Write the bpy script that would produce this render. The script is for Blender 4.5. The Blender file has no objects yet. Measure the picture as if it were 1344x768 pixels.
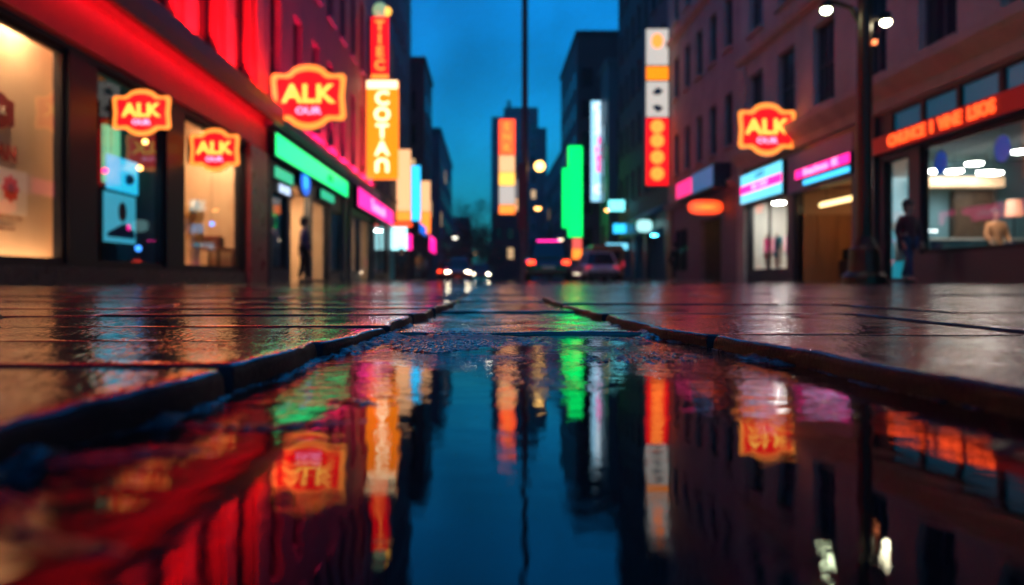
import bpy, bmesh, math, random
import numpy as np
from mathutils import Vector, Matrix
R = math.radians
random.seed(7)
rng = np.random.default_rng(7)
scene = bpy.context.scene
COL = scene.collection
H = 0.08            # camera height above the water, metres
PAVE = 0.018        # top of the paving

# ------------------------------------------------------------------ materials
MATS = {}
def mat(name, col=(.5, .5, .5), rough=.6, metal=0., spec=.5, var=0., vscale=3., bump=0., bscale=20., coat=0., emit=None, es=1., stretch=None):
    if name in MATS: return MATS[name]
    m = bpy.data.materials.new(name); m.use_nodes = True; MATS[name] = m
    nt = m.node_tree; N = nt.nodes; L = nt.links
    b = N['Principled BSDF']
    b.inputs['Base Color'].default_value = (*col, 1)
    b.inputs['Roughness'].default_value = rough
    b.inputs['Metallic'].default_value = metal
    b.inputs['Specular IOR Level'].default_value = spec
    b.inputs['Coat Weight'].default_value = coat
    b.inputs['Coat Roughness'].default_value = .08
    tc = N.new('ShaderNodeTexCoord'); mp = N.new('ShaderNodeMapping'); L.new(tc.outputs['Object'], mp.inputs['Vector'])
    if stretch: mp.inputs['Scale'].default_value = stretch
    if var > 0:
        nz = N.new('ShaderNodeTexNoise'); nz.inputs['Scale'].default_value = vscale; nz.inputs['Detail'].default_value = 6
        L.new(mp.outputs['Vector'], nz.inputs['Vector'])
        mr = N.new('ShaderNodeMapRange'); mr.inputs['From Min'].default_value = .3; mr.inputs['From Max'].default_value = .7
        mr.inputs['To Min'].default_value = 1 - var; mr.inputs['To Max'].default_value = 1 + var
        L.new(nz.outputs['Fac'], mr.inputs['Value'])
        mx = N.new('ShaderNodeMix'); mx.data_type = 'RGBA'; mx.blend_type = 'MULTIPLY'; mx.inputs['Factor'].default_value = 1
        mx.inputs['A'].default_value = (*col, 1); L.new(mr.outputs['Result'], mx.inputs['B'])
        L.new(mx.outputs['Result'], b.inputs['Base Color'])
        mr2 = N.new('ShaderNodeMapRange'); mr2.inputs['To Min'].default_value = max(.02, rough - .12); mr2.inputs['To Max'].default_value = min(1, rough + .12)
        L.new(nz.outputs['Fac'], mr2.inputs['Value']); L.new(mr2.outputs['Result'], b.inputs['Roughness'])
    if bump > 0:
        nb = N.new('ShaderNodeTexNoise'); nb.inputs['Scale'].default_value = bscale; nb.inputs['Detail'].default_value = 5
        L.new(mp.outputs['Vector'], nb.inputs['Vector'])
        bp = N.new('ShaderNodeBump'); bp.inputs['Strength'].default_value = 1; bp.inputs['Distance'].default_value = bump
        L.new(nb.outputs['Fac'], bp.inputs['Height']); L.new(bp.outputs['Normal'], b.inputs['Normal'])
    if emit:
        b.inputs['Emission Color'].default_value = (*emit, 1); b.inputs['Emission Strength'].default_value = es
    return m

def neon(name, col, es, base=None):
    return mat(name, base or tuple(.3 + .4 * c for c in col), .35, emit=col, es=es)

def glass(name, tint=(1, 1, 1), ior=1.5):
    m = bpy.data.materials.new(name); m.use_nodes = True; nt = m.node_tree; N = nt.nodes; L = nt.links
    N.remove(N['Principled BSDF']); out = N['Material Output']
    t = N.new('ShaderNodeBsdfTransparent'); t.inputs['Color'].default_value = (*tint, 1)
    g = N.new('ShaderNodeBsdfGlossy'); g.inputs['Roughness'].default_value = .02
    geo = N.new('ShaderNodeNewGeometry'); d = N.new('ShaderNodeVectorMath'); d.operation = 'DOT_PRODUCT'
    L.new(geo.outputs['Incoming'], d.inputs[0]); L.new(geo.outputs['Normal'], d.inputs[1])
    def mth(op, a, b_=0.):
        n = N.new('ShaderNodeMath'); n.operation = op
        for i, q in enumerate((a, b_)):
            if isinstance(q, float): n.inputs[i].default_value = q
            else: L.new(q, n.inputs[i])
        return n.outputs[0]
    fac = mth('ADD', mth('MULTIPLY', mth('POWER', mth('SUBTRACT', 1., mth('ABSOLUTE', d.outputs['Value'])), 5.), .92), .07)
    x = N.new('ShaderNodeMixShader'); L.new(fac, x.inputs[0]); L.new(t.outputs[0], x.inputs[1]); L.new(g.outputs[0], x.inputs[2])
    L.new(x.outputs[0], out.inputs['Surface'])
    return m
GLASS = glass('shop_glass', (.93, .96, .96))
GLASS_TINT = glass('tinted_glass', (.45, .55, .6))

# ------------------------------------------------------------------ mesh builder
class MB:
    def __init__(s): s.v = []; s.f = []
    def add(s, vs, fs):
        o = len(s.v); s.v += [tuple(v) for v in vs]; s.f += [tuple(i + o for i in f) for f in fs]; return s
    def box(s, x0, x1, y0, y1, z0, z1):
        return s.add([(x0,y0,z0),(x1,y0,z0),(x1,y1,z0),(x0,y1,z0),(x0,y0,z1),(x1,y0,z1),(x1,y1,z1),(x0,y1,z1)],
                     [(0,3,2,1),(4,5,6,7),(0,1,5,4),(1,2,6,5),(2,3,7,6),(3,0,4,7)])
    def quad(s, a, b, c, d): return s.add([a,b,c,d], [(0,1,2,3)])
    def prism(s, pts, y0, y1):                       # outline in x,z pushed along y (front y0)
        n = len(pts); vs = [(p[0], y0, p[1]) for p in pts] + [(p[0], y1, p[1]) for p in pts]
        return s.add(vs, [tuple(range(n)), tuple(range(2*n-1, n-1, -1))] + [(i, i+n, (i+1) % n+n, (i+1) % n) for i in range(n)])
    def tube(s, path, radii, n=10):
        path = [Vector(p) for p in path]
        if not isinstance(radii, (list, tuple)): radii = [radii]*len(path)
        rings = []
        for i, p in enumerate(path):
            d = (path[min(i+1, len(path)-1)] - path[max(i-1, 0)]).normalized()
            a = Vector((0,0,1)) if abs(d.z) < .9 else Vector((1,0,0))
            u = d.cross(a).normalized(); w = d.cross(u).normalized()
            rings.append([p + (u*math.cos(2*math.pi*k/n) + w*math.sin(2*math.pi*k/n))*radii[i] for k in range(n)])
        vs = [v for r in rings for v in r]; fs = []
        for i in range(len(path)-1):
            for k in range(n): fs.append((i*n+k, i*n+(k+1) % n, (i+1)*n+(k+1) % n, (i+1)*n+k))
        fs += [tuple(range(n)), tuple(range(len(vs)-1, len(vs)-n-1, -1))]
        return s.add(vs, fs)
    def lathe(s, prof, c=(0,0,0), n=20):             # prof: (r, z)
        vs = []; fs = []; m = len(prof)
        for r, z in prof:
            for k in range(n): vs.append((c[0]+r*math.cos(2*math.pi*k/n), c[1]+r*math.sin(2*math.pi*k/n), c[2]+z))
        for i in range(m-1):
            for k in range(n): fs.append((i*n+k, i*n+(k+1) % n, (i+1)*n+(k+1) % n, (i+1)*n+k))
        fs += [tuple(range(n-1, -1, -1)), tuple(range((m-1)*n, m*n))]
        return s.add(vs, fs)
    def ball(s, c, r, n=14, m=9, sz=1.):
        return s.lathe([(max(1e-4, r*math.sin(math.pi*i/m)), -r*sz*math.cos(math.pi*i/m)) for i in range(m+1)], c, n)
    def build(s, name, m, parent=None, smooth=False, bevel=0.):
        me = bpy.data.meshes.new(name); me.from_pydata(s.v, [], s.f); me.update()
        if bevel > 0 or smooth is None:
            bm = bmesh.new(); bm.from_mesh(me)
            bmesh.ops.recalc_face_normals(bm, faces=bm.faces)
            if bevel > 0: bmesh.ops.bevel(bm, geom=list(bm.edges), offset=bevel, segments=2, affect='EDGES', clamp_overlap=True)
            bm.to_mesh(me); bm.free()
        me.materials.append(m)
        if smooth: me.polygons.foreach_set('use_smooth', [True]*len(me.polygons))
        o = bpy.data.objects.new(name, me); COL.objects.link(o)
        if parent: o.parent = parent
        return o

def setp(o, label=None, cat=None, group=None, kind=None):
    if label: o['label'] = label
    if cat: o['category'] = cat
    if group: o['group'] = group
    if kind: o['kind'] = kind
    return o
def thing(name, label, cat, loc=(0,0,0), rz=0., group=None):
    o = bpy.data.objects.new(name, None); COL.objects.link(o); o.empty_display_size = .1
    o.location = loc; o.rotation_euler = (0,0,rz)
    return setp(o, label, cat, group)
def kids(o): return [c for c in COL.objects if c.parent == o]
def copy_tree(o, parent=None, table=None):
    table = table or child_table()
    c = o.copy(); COL.objects.link(c)
    if parent: c.parent = parent
    for ch in table.get(o.name, []): copy_tree(ch, c, table)
    return c
def child_table():
    t = {}
    for o in COL.objects:
        if o.parent: t.setdefault(o.parent.name, []).append(o)
    return t
def text(body, size, m, parent, x=0, y=0, z=0, ext=.01, bold=.0, sx=1., name='lettering', rot=0.):
    cu = bpy.data.curves.new(name, 'FONT'); cu.body = body; cu.size = size; cu.extrude = ext; cu.offset = bold
    cu.align_x = 'CENTER'; cu.align_y = 'CENTER'; cu.resolution_u = 3
    tmp = bpy.data.objects.new('tmp', cu); COL.objects.link(tmp)
    dg = bpy.context.evaluated_depsgraph_get()
    me = bpy.data.meshes.new_from_object(tmp.evaluated_get(dg)); bpy.data.objects.remove(tmp)
    me.materials.clear(); me.materials.append(m)
    me.transform(Matrix.Diagonal((sx, 1, 1, 1))); me.name = name
    o = bpy.data.objects.new(name, me); COL.objects.link(o); o.parent = parent
    o.location = (x, y, z); o.rotation_euler = (R(90), rot, 0)
    return o

# ------------------------------------------------------------------ colours
dark_frame = mat('dark_painted_frame', (.005,.006,.011), .45, spec=.25, bump=.0005, bscale=30)
black_metal = mat('black_metal', (.01,.01,.012), .35, .6)
grey_metal = mat('grey_metal', (.12,.12,.13), .4, .8)
steel = mat('brushed_steel', (.35,.35,.36), .3, 1.)
red_wall = mat('red_painted_stucco', (.52,.07,.07), .62, var=.16, vscale=1.3, bump=.006, bscale=14)
red_trim = mat('red_painted_trim', (.50,.06,.06), .45, var=.1, vscale=3, bump=.002, bscale=20)
pink_wall = mat('rose_painted_stucco', (.42,.10,.15), .65, var=.18, vscale=1.1, bump=.006, bscale=12)
pink_trim = mat('mauve_trim', (.30,.16,.24), .5, var=.1, vscale=2)
navy = mat('navy_shopfront_paint', (.012,.03,.06), .35, var=.2, vscale=2)
plinth_m = mat('dark_granite', (.015,.015,.02), .3, var=.25, vscale=12)
stone_tan = mat('tan_sandstone', (.46,.40,.35), .75, var=.2, vscale=.9, bump=.008, bscale=9)
stone_trim = mat('sandstone_trim', (.46,.37,.31), .7, var=.15, vscale=2, bump=.004, bscale=16)
stone_brown = mat('brown_stone', (.38,.31,.28), .75, var=.2, vscale=.8, bump=.008, bscale=9)
slate_wall = mat('slate_render', (.09,.10,.14), .7, var=.25, vscale=.5, bump=.01, bscale=5)
dark_wall = mat('dark_render', (.07,.07,.085), .7, var=.25, vscale=.4, bump=.01, bscale=5)
teal_wall = mat('teal_panel_wall', (.07,.17,.20), .45, var=.2, vscale=.4)
lav_wall = mat('lavender_fascia', (.30,.25,.38), .5, var=.08, vscale=2)
win_glass = mat('dark_window_glass', (.010,.016,.028), .08, spec=.8)
win_lit = mat('lit_window', (.4,.3,.2), .3, emit=(1,.62,.3), es=.9)
warm_wall = mat('warm_plaster', (.62,.43,.27), .8, var=.06, vscale=1.5)
cool_wall = mat('cool_grey_plaster', (.20,.26,.32), .8, var=.08, vscale=1.5)
white_wall = mat('white_plaster', (.7,.68,.62), .8, var=.05, vscale=1)
wood = mat('orange_wood', (.36,.17,.06), .45, var=.25, vscale=4, stretch=(1,1,.15))
wood_dark = mat('dark_wood', (.06,.035,.02), .5, var=.25, vscale=4)
cream = mat('cream_fabric', (.7,.58,.4), .85)
skin = mat('skin', (.42,.24,.17), .5)
hair_m = mat('dark_hair', (.02,.013,.01), .55)

N_red = neon('neon_red_face', (1,.006,.010), 1.7, (.4,.01,.01))
N_orange = neon('neon_orange', (1,.20,.015), 2.6)
N_amber = neon('neon_amber_border', (1,.27,.025), 1.8)
N_yellow = neon('neon_yellow', (1,.50,.06), 2.2)
N_gold = neon('gold_lightbox', (1,.23,.003), 1.75, (.6,.25,.02))
N_cream = neon('neon_cream', (1,.78,.42), 2.6)
N_white = neon('neon_white', (.85,.93,1), 1.8)
N_pale = neon('lightbox_pale', (.78,.72,.62), .85)
N_green = neon('neon_green', (.0,1,.26), 1.8, (.02,.5,.2))
N_green2 = neon('neon_spring_green', (.0,1,.15), 1.8, (.02,.5,.15))
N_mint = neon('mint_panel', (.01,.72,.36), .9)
N_cyan = neon('neon_cyan', (.03,.55,1), 2.0)
N_blue = neon('neon_blue', (.0,.18,1), 1.1)
N_magenta = neon('neon_magenta', (1,.008,.28), 2.4)
N_pink = neon('neon_pink_letters', (1,.35,.62), 2.0)
N_warm = neon('lamp_warm', (1,.72,.4), 9)
N_lampw = neon('lamp_white', (1,.88,.62), 14)
N_lampo = neon('lamp_orange', (1,.46,.12), 9)
N_redorange = neon('neon_red_orange', (1,.075,.006), 2.6)
N_peach = neon('peach_lightbox', (1,.50,.22), 1.5)
redwash = neon('red_led_strip', (1,.014,.035), 800)
redwash2 = neon('magenta_led_strip', (1,.02,.05), 17)

# ================================================================== SETTING: ground
def vnoise(x, y, seed):                               # smooth value noise on numpy arrays
    xi = np.floor(x).astype(np.int64); yi = np.floor(y).astype(np.int64); xf = x-xi; yf = y-yi
    def h(a, b):
        n = (a*374761393 + b*668265263 + seed*1442695041) & 0x7fffffff
        n = ((n ^ (n >> 13))*1274126177) & 0x7fffffff
        return ((n ^ (n >> 16)) & 0xffff)/65535.
    u = xf*xf*(3-2*xf); v = yf*yf*(3-2*yf)
    return (h(xi, yi)*(1-u)+h(xi+1, yi)*u)*(1-v) + (h(xi, yi+1)*(1-u)+h(xi+1, yi+1)*u)*v
def fbm(x, y, seed, oct=4):
    s = 0; a = .5
    for i in range(oct):
        s = s + a*vnoise(x*2**i, y*2**i, seed+i*17); a *= .5
    return s
LE = ([-2,.0,.2,.306,.523,.734,1.04,2.03,4,9], [-.24,-.225,-.208,-.196,-.180,-.166,-.142,-.098,-.085,-.085])
RE = ([-2,.0,.2,.435,.556,.82,1.18,2.25,4,9], [.33,.32,.312,.306,.296,.268,.222,.185,.17,.17])
edgeL = lambda y: np.interp(y, *LE) + .004*np.sin(np.asarray(y)*31) + .003*np.sin(np.asarray(y)*13+1)
edgeR = lambda y: np.interp(y, *RE) + .004*np.sin(np.asarray(y)*27+2) + .003*np.sin(np.asarray(y)*11)

def axis(a, b, r, step):
    L_ = b-a; e = [0, .06*r, .2*r, .42*r, .7*r, r]
    n = max(1, int((L_-2*r)/step)); mid = [r + (L_-2*r)*i/n for i in range(1, n)]
    return np.array([a+t for t in e+mid] + [b-t for t in e[::-1]])
def edge_drop(d, r):
    d = np.clip(d, 0, r); return r - np.sqrt(np.maximum(0, r*r-(r-d)**2))
def slab(mb, x0, x1, y0, y1, zt, seed, r=.009, step=.02, skew=0., side=0, tilt=(0,0), depth=.045, und=.0009):
    xs = axis(x0, x1, r, step); ys = axis(y0, y1, r, step)
    X, Y = np.meshgrid(xs, ys)
    dx = np.minimum(X-x0, x1-X); dy = np.minimum(Y-y0, y1-Y)
    chip = .6 + 1.1*vnoise(X*45, Y*45, seed+3)
    Z = zt - edge_drop(dx, r)*chip - edge_drop(dy, r)*chip + und*2*(fbm(X*14, Y*14, seed)-.5) + tilt[0]*(X-(x0+x1)/2) + tilt[1]*(Y-(y0+y1)/2)
    Yw = Y + skew*(X-(x0+x1)/2) + .003*(vnoise(X*9, Y*0+seed, 5)-.5)
    if side == -1: Xw = x0 + (X-x0)/(x1-x0)*(edgeL(Yw)-x0)
    elif side == 1: Xw = x1 - (x1-X)/(x1-x0)*(x1-edgeR(Yw))
    else: Xw = X
    if side and step < .03:
        ed = np.clip(1-(X-x0 if side == 1 else x1-X)/.012, 0, 1)
        Xw = Xw + ed*.0035*(fbm(Y*70, Y*0+seed+.5, 8, 3)-.5); Z = Z + ed*.0022*(fbm(Y*110, X*110, 9, 3)-.5)
    nx, ny = len(xs), len(ys)
    vs = np.stack([Xw, Yw, Z], -1).reshape(-1, 3)
    idx = np.arange(nx*ny).reshape(ny, nx)
    f = np.stack([idx[:-1,:-1], idx[:-1,1:], idx[1:,1:], idx[1:,:-1]], -1).reshape(-1, 4).tolist()
    loop = list(idx[0,:]) + list(idx[1:,-1]) + list(idx[-1,-2::-1]) + list(idx[-2:0:-1,0])
    low = vs[loop].copy(); low[:,2] = zt-depth
    n = len(loop); b = nx*ny
    f += [(int(loop[i]), b+i, b+(i+1) % n, int(loop[(i+1) % n])) for i in range(n)]
    mb.add(np.concatenate([vs, low]).tolist(), f)

def wet_stone(name, col, grain, gdist, rough, patch=True):
    m = bpy.data.materials.new(name); m.use_nodes = True; nt = m.node_tree; N = nt.nodes; L = nt.links; b = N['Principled BSDF']
    geo = N.new('ShaderNodeNewGeometry')
    n1 = N.new('ShaderNodeTexNoise'); n1.inputs['Scale'].default_value = 5; n1.inputs['Detail'].default_value = 8; L.new(geo.outputs['Position'], n1.inputs['Vector'])
    cr = N.new('ShaderNodeMapRange'); cr.inputs['From Min'].default_value = .3; cr.inputs['From Max'].default_value = .7; cr.inputs['To Min'].default_value = .6; cr.inputs['To Max'].default_value = 1.5
    L.new(n1.outputs['Fac'], cr.inputs['Value'])
    mx = N.new('ShaderNodeMix'); mx.data_type = 'RGBA'; mx.blend_type = 'MULTIPLY'; mx.inputs['Factor'].default_value = 1; mx.inputs['A'].default_value = (*col, 1)
    L.new(cr.outputs['Result'], mx.inputs['B']); L.new(mx.outputs['Result'], b.inputs['Base Color'])
    # pooled water film: smoother in patches
    n2 = N.new('ShaderNodeTexNoise'); n2.inputs['Scale'].default_value = 9; n2.inputs['Detail'].default_value = 4; L.new(geo.outputs['Position'], n2.inputs['Vector'])
    pr = N.new('ShaderNodeMapRange'); pr.inputs['From Min'].default_value = .38; pr.inputs['From Max'].default_value = .62
    pr.inputs['To Min'].default_value = rough*.75; pr.inputs['To Max'].default_value = rough*1.35
    L.new(n2.outputs['Fac'], pr.inputs['Value']); L.new(pr.outputs['Result'], b.inputs['Roughness'])
    b.inputs['IOR'].default_value = 1.5; b.inputs['Specular IOR Level'].default_value = .6
    b.inputs['Coat Weight'].default_value = 1; b.inputs['Coat Roughness'].default_value = .06; b.inputs['Coat IOR'].default_value = 1.45
    v = N.new('ShaderNodeTexVoronoi'); v.feature = 'SMOOTH_F1'; v.inputs['Scale'].default_value = grain; v.inputs['Smoothness'].default_value = .6
    gm = N.new('ShaderNodeMapping'); gm.inputs['Scale'].default_value = (1,.27,1); gm.inputs['Rotation'].default_value = (0,0,.12); L.new(geo.outputs['Position'], gm.inputs['Vector'])
    L.new(gm.outputs['Vector'], v.inputs['Vector'])
    n3 = N.new('ShaderNodeTexNoise'); n3.inputs['Scale'].default_value = grain*.45; n3.inputs['Detail'].default_value = 4; L.new(gm.outputs['Vector'], n3.inputs['Vector'])
    ad = N.new('ShaderNodeMath'); ad.operation = 'SUBTRACT'; L.new(n3.outputs['Fac'], ad.inputs[0]); L.new(v.outputs['Distance'], ad.inputs[1])
    pd = N.new('ShaderNodeMapRange'); pd.inputs['From Min'].default_value = .35; pd.inputs['From Max'].default_value = .62; pd.inputs['To Min'].default_value = gdist*.45; pd.inputs['To Max'].default_value = gdist*1.5
    L.new(n2.outputs['Fac'], pd.inputs['Value'])
    bp = N.new('ShaderNodeBump'); bp.inputs['Strength'].default_value = 1; L.new(pd.outputs['Result'], bp.inputs['Distance']); L.new(ad.outputs[0], bp.inputs['Height'])
    L.new(bp.outputs['Normal'], b.inputs['Normal']); L.new(bp.outputs['Normal'], b.inputs['Coat Normal'])
    return m
slab_m = wet_stone('wet_paving_stone', (.018,.016,.026), 250, .00050, .11)
flag_m = wet_stone('damp_flagstone', (.018,.013,.024), 270, .00065, .17); flag_m.node_tree.nodes['Principled BSDF'].inputs['Coat Weight'].default_value = .2
chan_m = wet_stone('wet_channel_stone', (.035,.034,.042), 420, .00050, .13)
bed_m = wet_stone('wet_grit', (.016,.013,.012), 500, .0006, .26); bed_m.node_tree.nodes['Principled BSDF'].inputs['Coat Weight'].default_value = .25; bed_m.node_tree.nodes['Principled BSDF'].inputs['Specular IOR Level'].default_value = .35

side_m = mat('rough_slab_side', (.012,.013,.02), .6, spec=.25, var=.3, vscale=60, bump=.0012, bscale=220)
def sides(o, lim=.72):
    o.data.materials.append(side_m); me = o.data; nr = np.zeros(len(me.polygons)*3); me.polygons.foreach_get('normal', nr)
    me.polygons.foreach_set('material_index', (np.abs(nr.reshape(-1,3)[:,2]) < lim).astype(np.int32)); return o
mb = MB()
k = 0
# left of the channel: short courses
ys_ = [-.60,-.28,.02,.275,.528,.772,1.045,1.36,1.64,1.95,2.25,2.6,2.95,3.3,3.65,4.0,4.4,4.8,5.2,5.6,6.0,6.5,7.0,7.5,8.0,8.5,9.0]
for i in range(len(ys_)-1):
    gp = .010 if ys_[i] < 1.6 else .014; y0, y1 = ys_[i]+gp, ys_[i+1]-gp
    step = .02 if y1 < 1.8 else (.05 if y1 < 4 else .12)
    x = -.15; first = True; w = [.62,.50,.70,.56][i % 4]
    sk = random.uniform(-.03,.035) if i < 12 else random.uniform(-.02,.02)
    while x > -5.3:
        x0 = x-w
        slab(mb, x0+.006, x-.006 if not first else -.15, y0, y1, PAVE+random.uniform(-.0025,.002), k, side=-1 if first else 0, step=step,
             tilt=(random.uniform(-.006,.006), random.uniform(-.006,.008)), skew=0, r=.0065)
        k += 1; x = x0; w = random.uniform(.42,.78) if y1 < 3 else random.uniform(.7,1.1); first = False
setp(sides(mb.build('pavement', slab_m, smooth=True)), kind='structure')
mb = MB()
# right of the channel: big flags
ys_ = [-.55,.08,.895,1.42,1.98,2.6,3.2,3.9,4.6,5.3,6.1,7.0,8.0,9.0]
for i in range(len(ys_)-1):
    gp = .010 if ys_[i] < 1.6 else .014; y0, y1 = ys_[i]+gp, ys_[i+1]-gp
    step = .02 if y1 < 1.5 else (.05 if y1 < 4 else .12)
    x = .28; first = True; w = [.75,.55,1.0,.6][i % 4] if i != 2 else .38
    sk = [0, 0, .10, -.05][i] if i < 4 else random.uniform(-.03,.03)
    while x < 9.5:
        x1 = x+w
        slab(mb, x+.006 if not first else .28, x1-.006, y0, y1, PAVE+random.uniform(-.0025,.002), k, side=1 if first else 0, step=step,
             tilt=(random.uniform(-.006,.006), random.uniform(-.004,.006)), r=.0065)
        k += 1; x = x1; w = random.uniform(.5,.95) if y1 < 3 else random.uniform(.8,1.3); first = False
setp(sides(mb.build('flagstones', flag_m, smooth=True)), kind='structure')
# stones across the channel beyond the puddle
mb = MB()
for i, (y0, y1, cut, z) in enumerate([(1.13,1.74,None,.0030),(1.755,2.45,None,.005),(2.465,3.3,None,.007),(3.315,4.4,None,.009),(4.415,5.8,None,.011),(5.82,7.4,None,.013),(7.42,9.0,None,.014)]):
    a = float(np.interp((y0+y1)/2, *LE)); b = float(np.interp((y0+y1)/2, *RE)); c = a+(b-a)*random.uniform(.35,.6)
    s2 = -.02 if i == 0 else 0
    slab(mb, a-.012, b+.012, y0+s2, y1, .004+.0042*min(i,3), 300+i, r=.003, step=.012, depth=.04, und=.0034, tilt=(0,-.001))
setp(mb.build('channel_paving', chan_m, smooth=True), kind='structure')
# grit bed of the puddle: pokes through the water in patches
nx, ny = 360, 440
xs = np.linspace(-.30,.40,nx); ys = .10 + (1.30-.10)*np.linspace(0,1,ny)
X, Y = np.meshgrid(xs, ys)
eL = edgeL(Y); eR = edgeR(Y)
dist = np.minimum(X-eL, eR-X)
patch = fbm(X*16, Y*9, 11, 4); patch = np.clip((patch-.455)*7, 0, 1)*np.clip((Y-.62)/.14, 0, 1)
farrise = np.clip((Y-.98)/.14, 0, 1)*.0012
bank = np.clip(1-dist/(.006+.020*np.clip((Y-.35)/.4,0,1)), 0, 1)**1.4*.0060
leftrise = np.clip((Y-.50)/.2, 0, 1)*np.clip(1-(X-eL)/.14, 0, 1)*.0014
grit = (vnoise(X*240, Y*75, 5)-.5)*.0018 + (vnoise(X*120, Y*110, 6)-.5)*.0010 + rng.normal(0, .00035, X.shape)
lump = (fbm(X*14, Y*10, 31, 3)-.5)*.004
mound = 0
for mx_, my_, mh, sx_, sy_ in [(-.19,.345,.0078,.060,.012),(-.125,.42,.0068,.055,.010),(-.20,.275,.0080,.045,.010),(-.15,.235,.0070,.040,.007),(-.085,.50,.0056,.03,.014),(.25,.36,.0060,.02,.010)]:
    mound = mound + mh*np.exp(-((X-mx_)/sx_)**2*.5-((Y-my_-.012*np.sin(X*45+my_*40))/sy_)**2*.5)*(.85+.3*fbm(X*30, Y*30, 77, 2))
Z = -.0042 + mound + patch*.0050 + farrise + bank + leftrise + grit + lump*np.clip(bank*200+.15, 0, 1)
vs = np.stack([X, Y, Z], -1).reshape(-1, 3); idx = np.arange(nx*ny).reshape(ny, nx)
f = np.stack([idx[:-1,:-1], idx[:-1,1:], idx[1:,1:], idx[1:,:-1]], -1).reshape(-1, 4)
bed = MB(); bed.v = vs.tolist(); bed.f = f.tolist()
setp(bed.build('channel_bed', bed_m, smooth=True), kind='structure')

# water
wm = bpy.data.materials.new('puddle_water'); wm.use_nodes = True; nt = wm.node_tree; N = nt.nodes; L = nt.links; b = N['Principled BSDF']
b.inputs['Base Color'].default_value = (.003,.004,.007,1); b.inputs['Roughness'].default_value = .012; b.inputs['IOR'].default_value = 1.35
geo = N.new('ShaderNodeNewGeometry'); sep = N.new('ShaderNodeSeparateXYZ'); L.new(geo.outputs['Position'], sep.inputs[0])
def nz(scale, det, sc=(1,1,1)):
    mp = N.new('ShaderNodeMapping'); mp.inputs['Scale'].default_value = sc; L.new(geo.outputs['Position'], mp.inputs['Vector'])
    n = N.new('ShaderNodeTexNoise'); n.inputs['Scale'].default_value = scale; n.inputs['Detail'].default_value = det; n.inputs['Roughness'].default_value = .5
    L.new(mp.outputs['Vector'], n.inputs['Vector']); return n.outputs['Fac']
def math_(op, a, b_=None):
    n = N.new('ShaderNodeMath'); n.operation = op
    for i, q in enumerate((a, b_)):
        if q is None: continue
        if isinstance(q, (int, float)): n.inputs[i].default_value = q
        else: L.new(q, n.inputs[i])
    return n.outputs[0]
def mrange(v, a, b_, c, d):
    n = N.new('ShaderNodeMapRange'); n.interpolation_type = 'SMOOTHSTEP'
    for s, q in zip(('From Min','From Max','To Min','To Max'), (a, b_, c, d)): n.inputs[s].default_value = q
    L.new(v, n.inputs['Value']); return n.outputs['Result']
calm = mrange(sep.outputs['Y'], .36, .85, .15, 1.0)
windy = mrange(nz(7, 3, (1,.7,1)), .42, .66, .25, 1.6)
side = mrange(sep.outputs['X'], -.17, -.105, 1.0, 0.)
amp = math_('ADD', math_('MULTIPLY', calm, windy), math_('MULTIPLY', side, .75))
bp1 = N.new('ShaderNodeBump'); bp1.inputs['Strength'].default_value = 1
L.new(nz(60, 3, (.55,1,1)), bp1.inputs['Height']); L.new(math_('MULTIPLY', amp, .0021), bp1.inputs['Distance'])
bp2 = N.new('ShaderNodeBump'); bp2.inputs['Strength'].default_value = 1
L.new(nz(19, 2, (.8,1,1)), bp2.inputs['Height']); L.new(math_('ADD', math_('MULTIPLY', side, .0012), .00035), bp2.inputs['Distance']); 
bp0 = N.new('ShaderNodeBump'); bp0.inputs['Strength'].default_value = 1; L.new(nz(190, 3, (.6,1,1)), bp0.inputs['Height']); L.new(math_('MULTIPLY', math_('MULTIPLY', mrange(sep.outputs['Y'], .45, .95, .05, 1.), windy), .0010), bp0.inputs['Distance'])
L.new(bp0.outputs['Normal'], bp1.inputs['Normal']); L.new(bp1.outputs['Normal'], bp2.inputs['Normal'])
L.new(bp2.outputs['Normal'], b.inputs['Normal'])
mb = MB(); nseg = 60
for i in range(nseg):
    ya, yb = -1.9+i*(3.2/nseg), -1.9+(i+1)*(3.2/nseg)
    mb.quad((float(edgeL(ya))-.006, ya, 0), (float(edgeR(ya))+.006, ya, 0), (float(edgeR(yb))+.006, yb, 0), (float(edgeL(yb))-.006, yb, 0))
setp(mb.build('water', wm), kind='structure')

# far ground sheets and the road
pav_m = wet_stone('wet_far_paving', (.05,.046,.052), 120, .0012, .26)
nt = pav_m.node_tree; N = nt.nodes; L = nt.links
br = N.new('ShaderNodeTexBrick'); br.inputs['Scale'].default_value = 1; br.inputs['Brick Width'].default_value = .8; br.inputs['Row Height'].default_value = .45; br.inputs['Mortar Size'].default_value = .008
br.inputs['Color1'].default_value = (1,1,1,1); br.inputs['Color2'].default_value = (.9,.9,.9,1); br.inputs['Mortar'].default_value = (0,0,0,1)
g = [n for n in N if n.type == 'NEW_GEOMETRY'][0]; L.new(g.outputs['Position'], br.inputs['Vector'])
bp = N.new('ShaderNodeBump'); bp.inputs['Distance'].default_value = .006; bp.inputs['Strength'].default_value = 1; L.new(br.outputs['Color'], bp.inputs['Height'])
old = [n for n in N if n.type == 'BUMP' and n != bp][0]; L.new(old.outputs['Normal'], bp.inputs['Normal'])
L.new(bp.outputs['Normal'], N['Principled BSDF'].inputs['Normal'])
mb = MB(); z = PAVE-.0015
mb.quad((-400,9,z),(400,9,z),(400,600,z),(-400,600,z))
mb.quad((-400,-.55,z),(-5.1,-.55,z),(-5.1,9,z),(-400,9,z)); mb.quad((8.9,-.55,z),(400,-.55,z),(400,9,z),(8.9,9,z))
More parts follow.
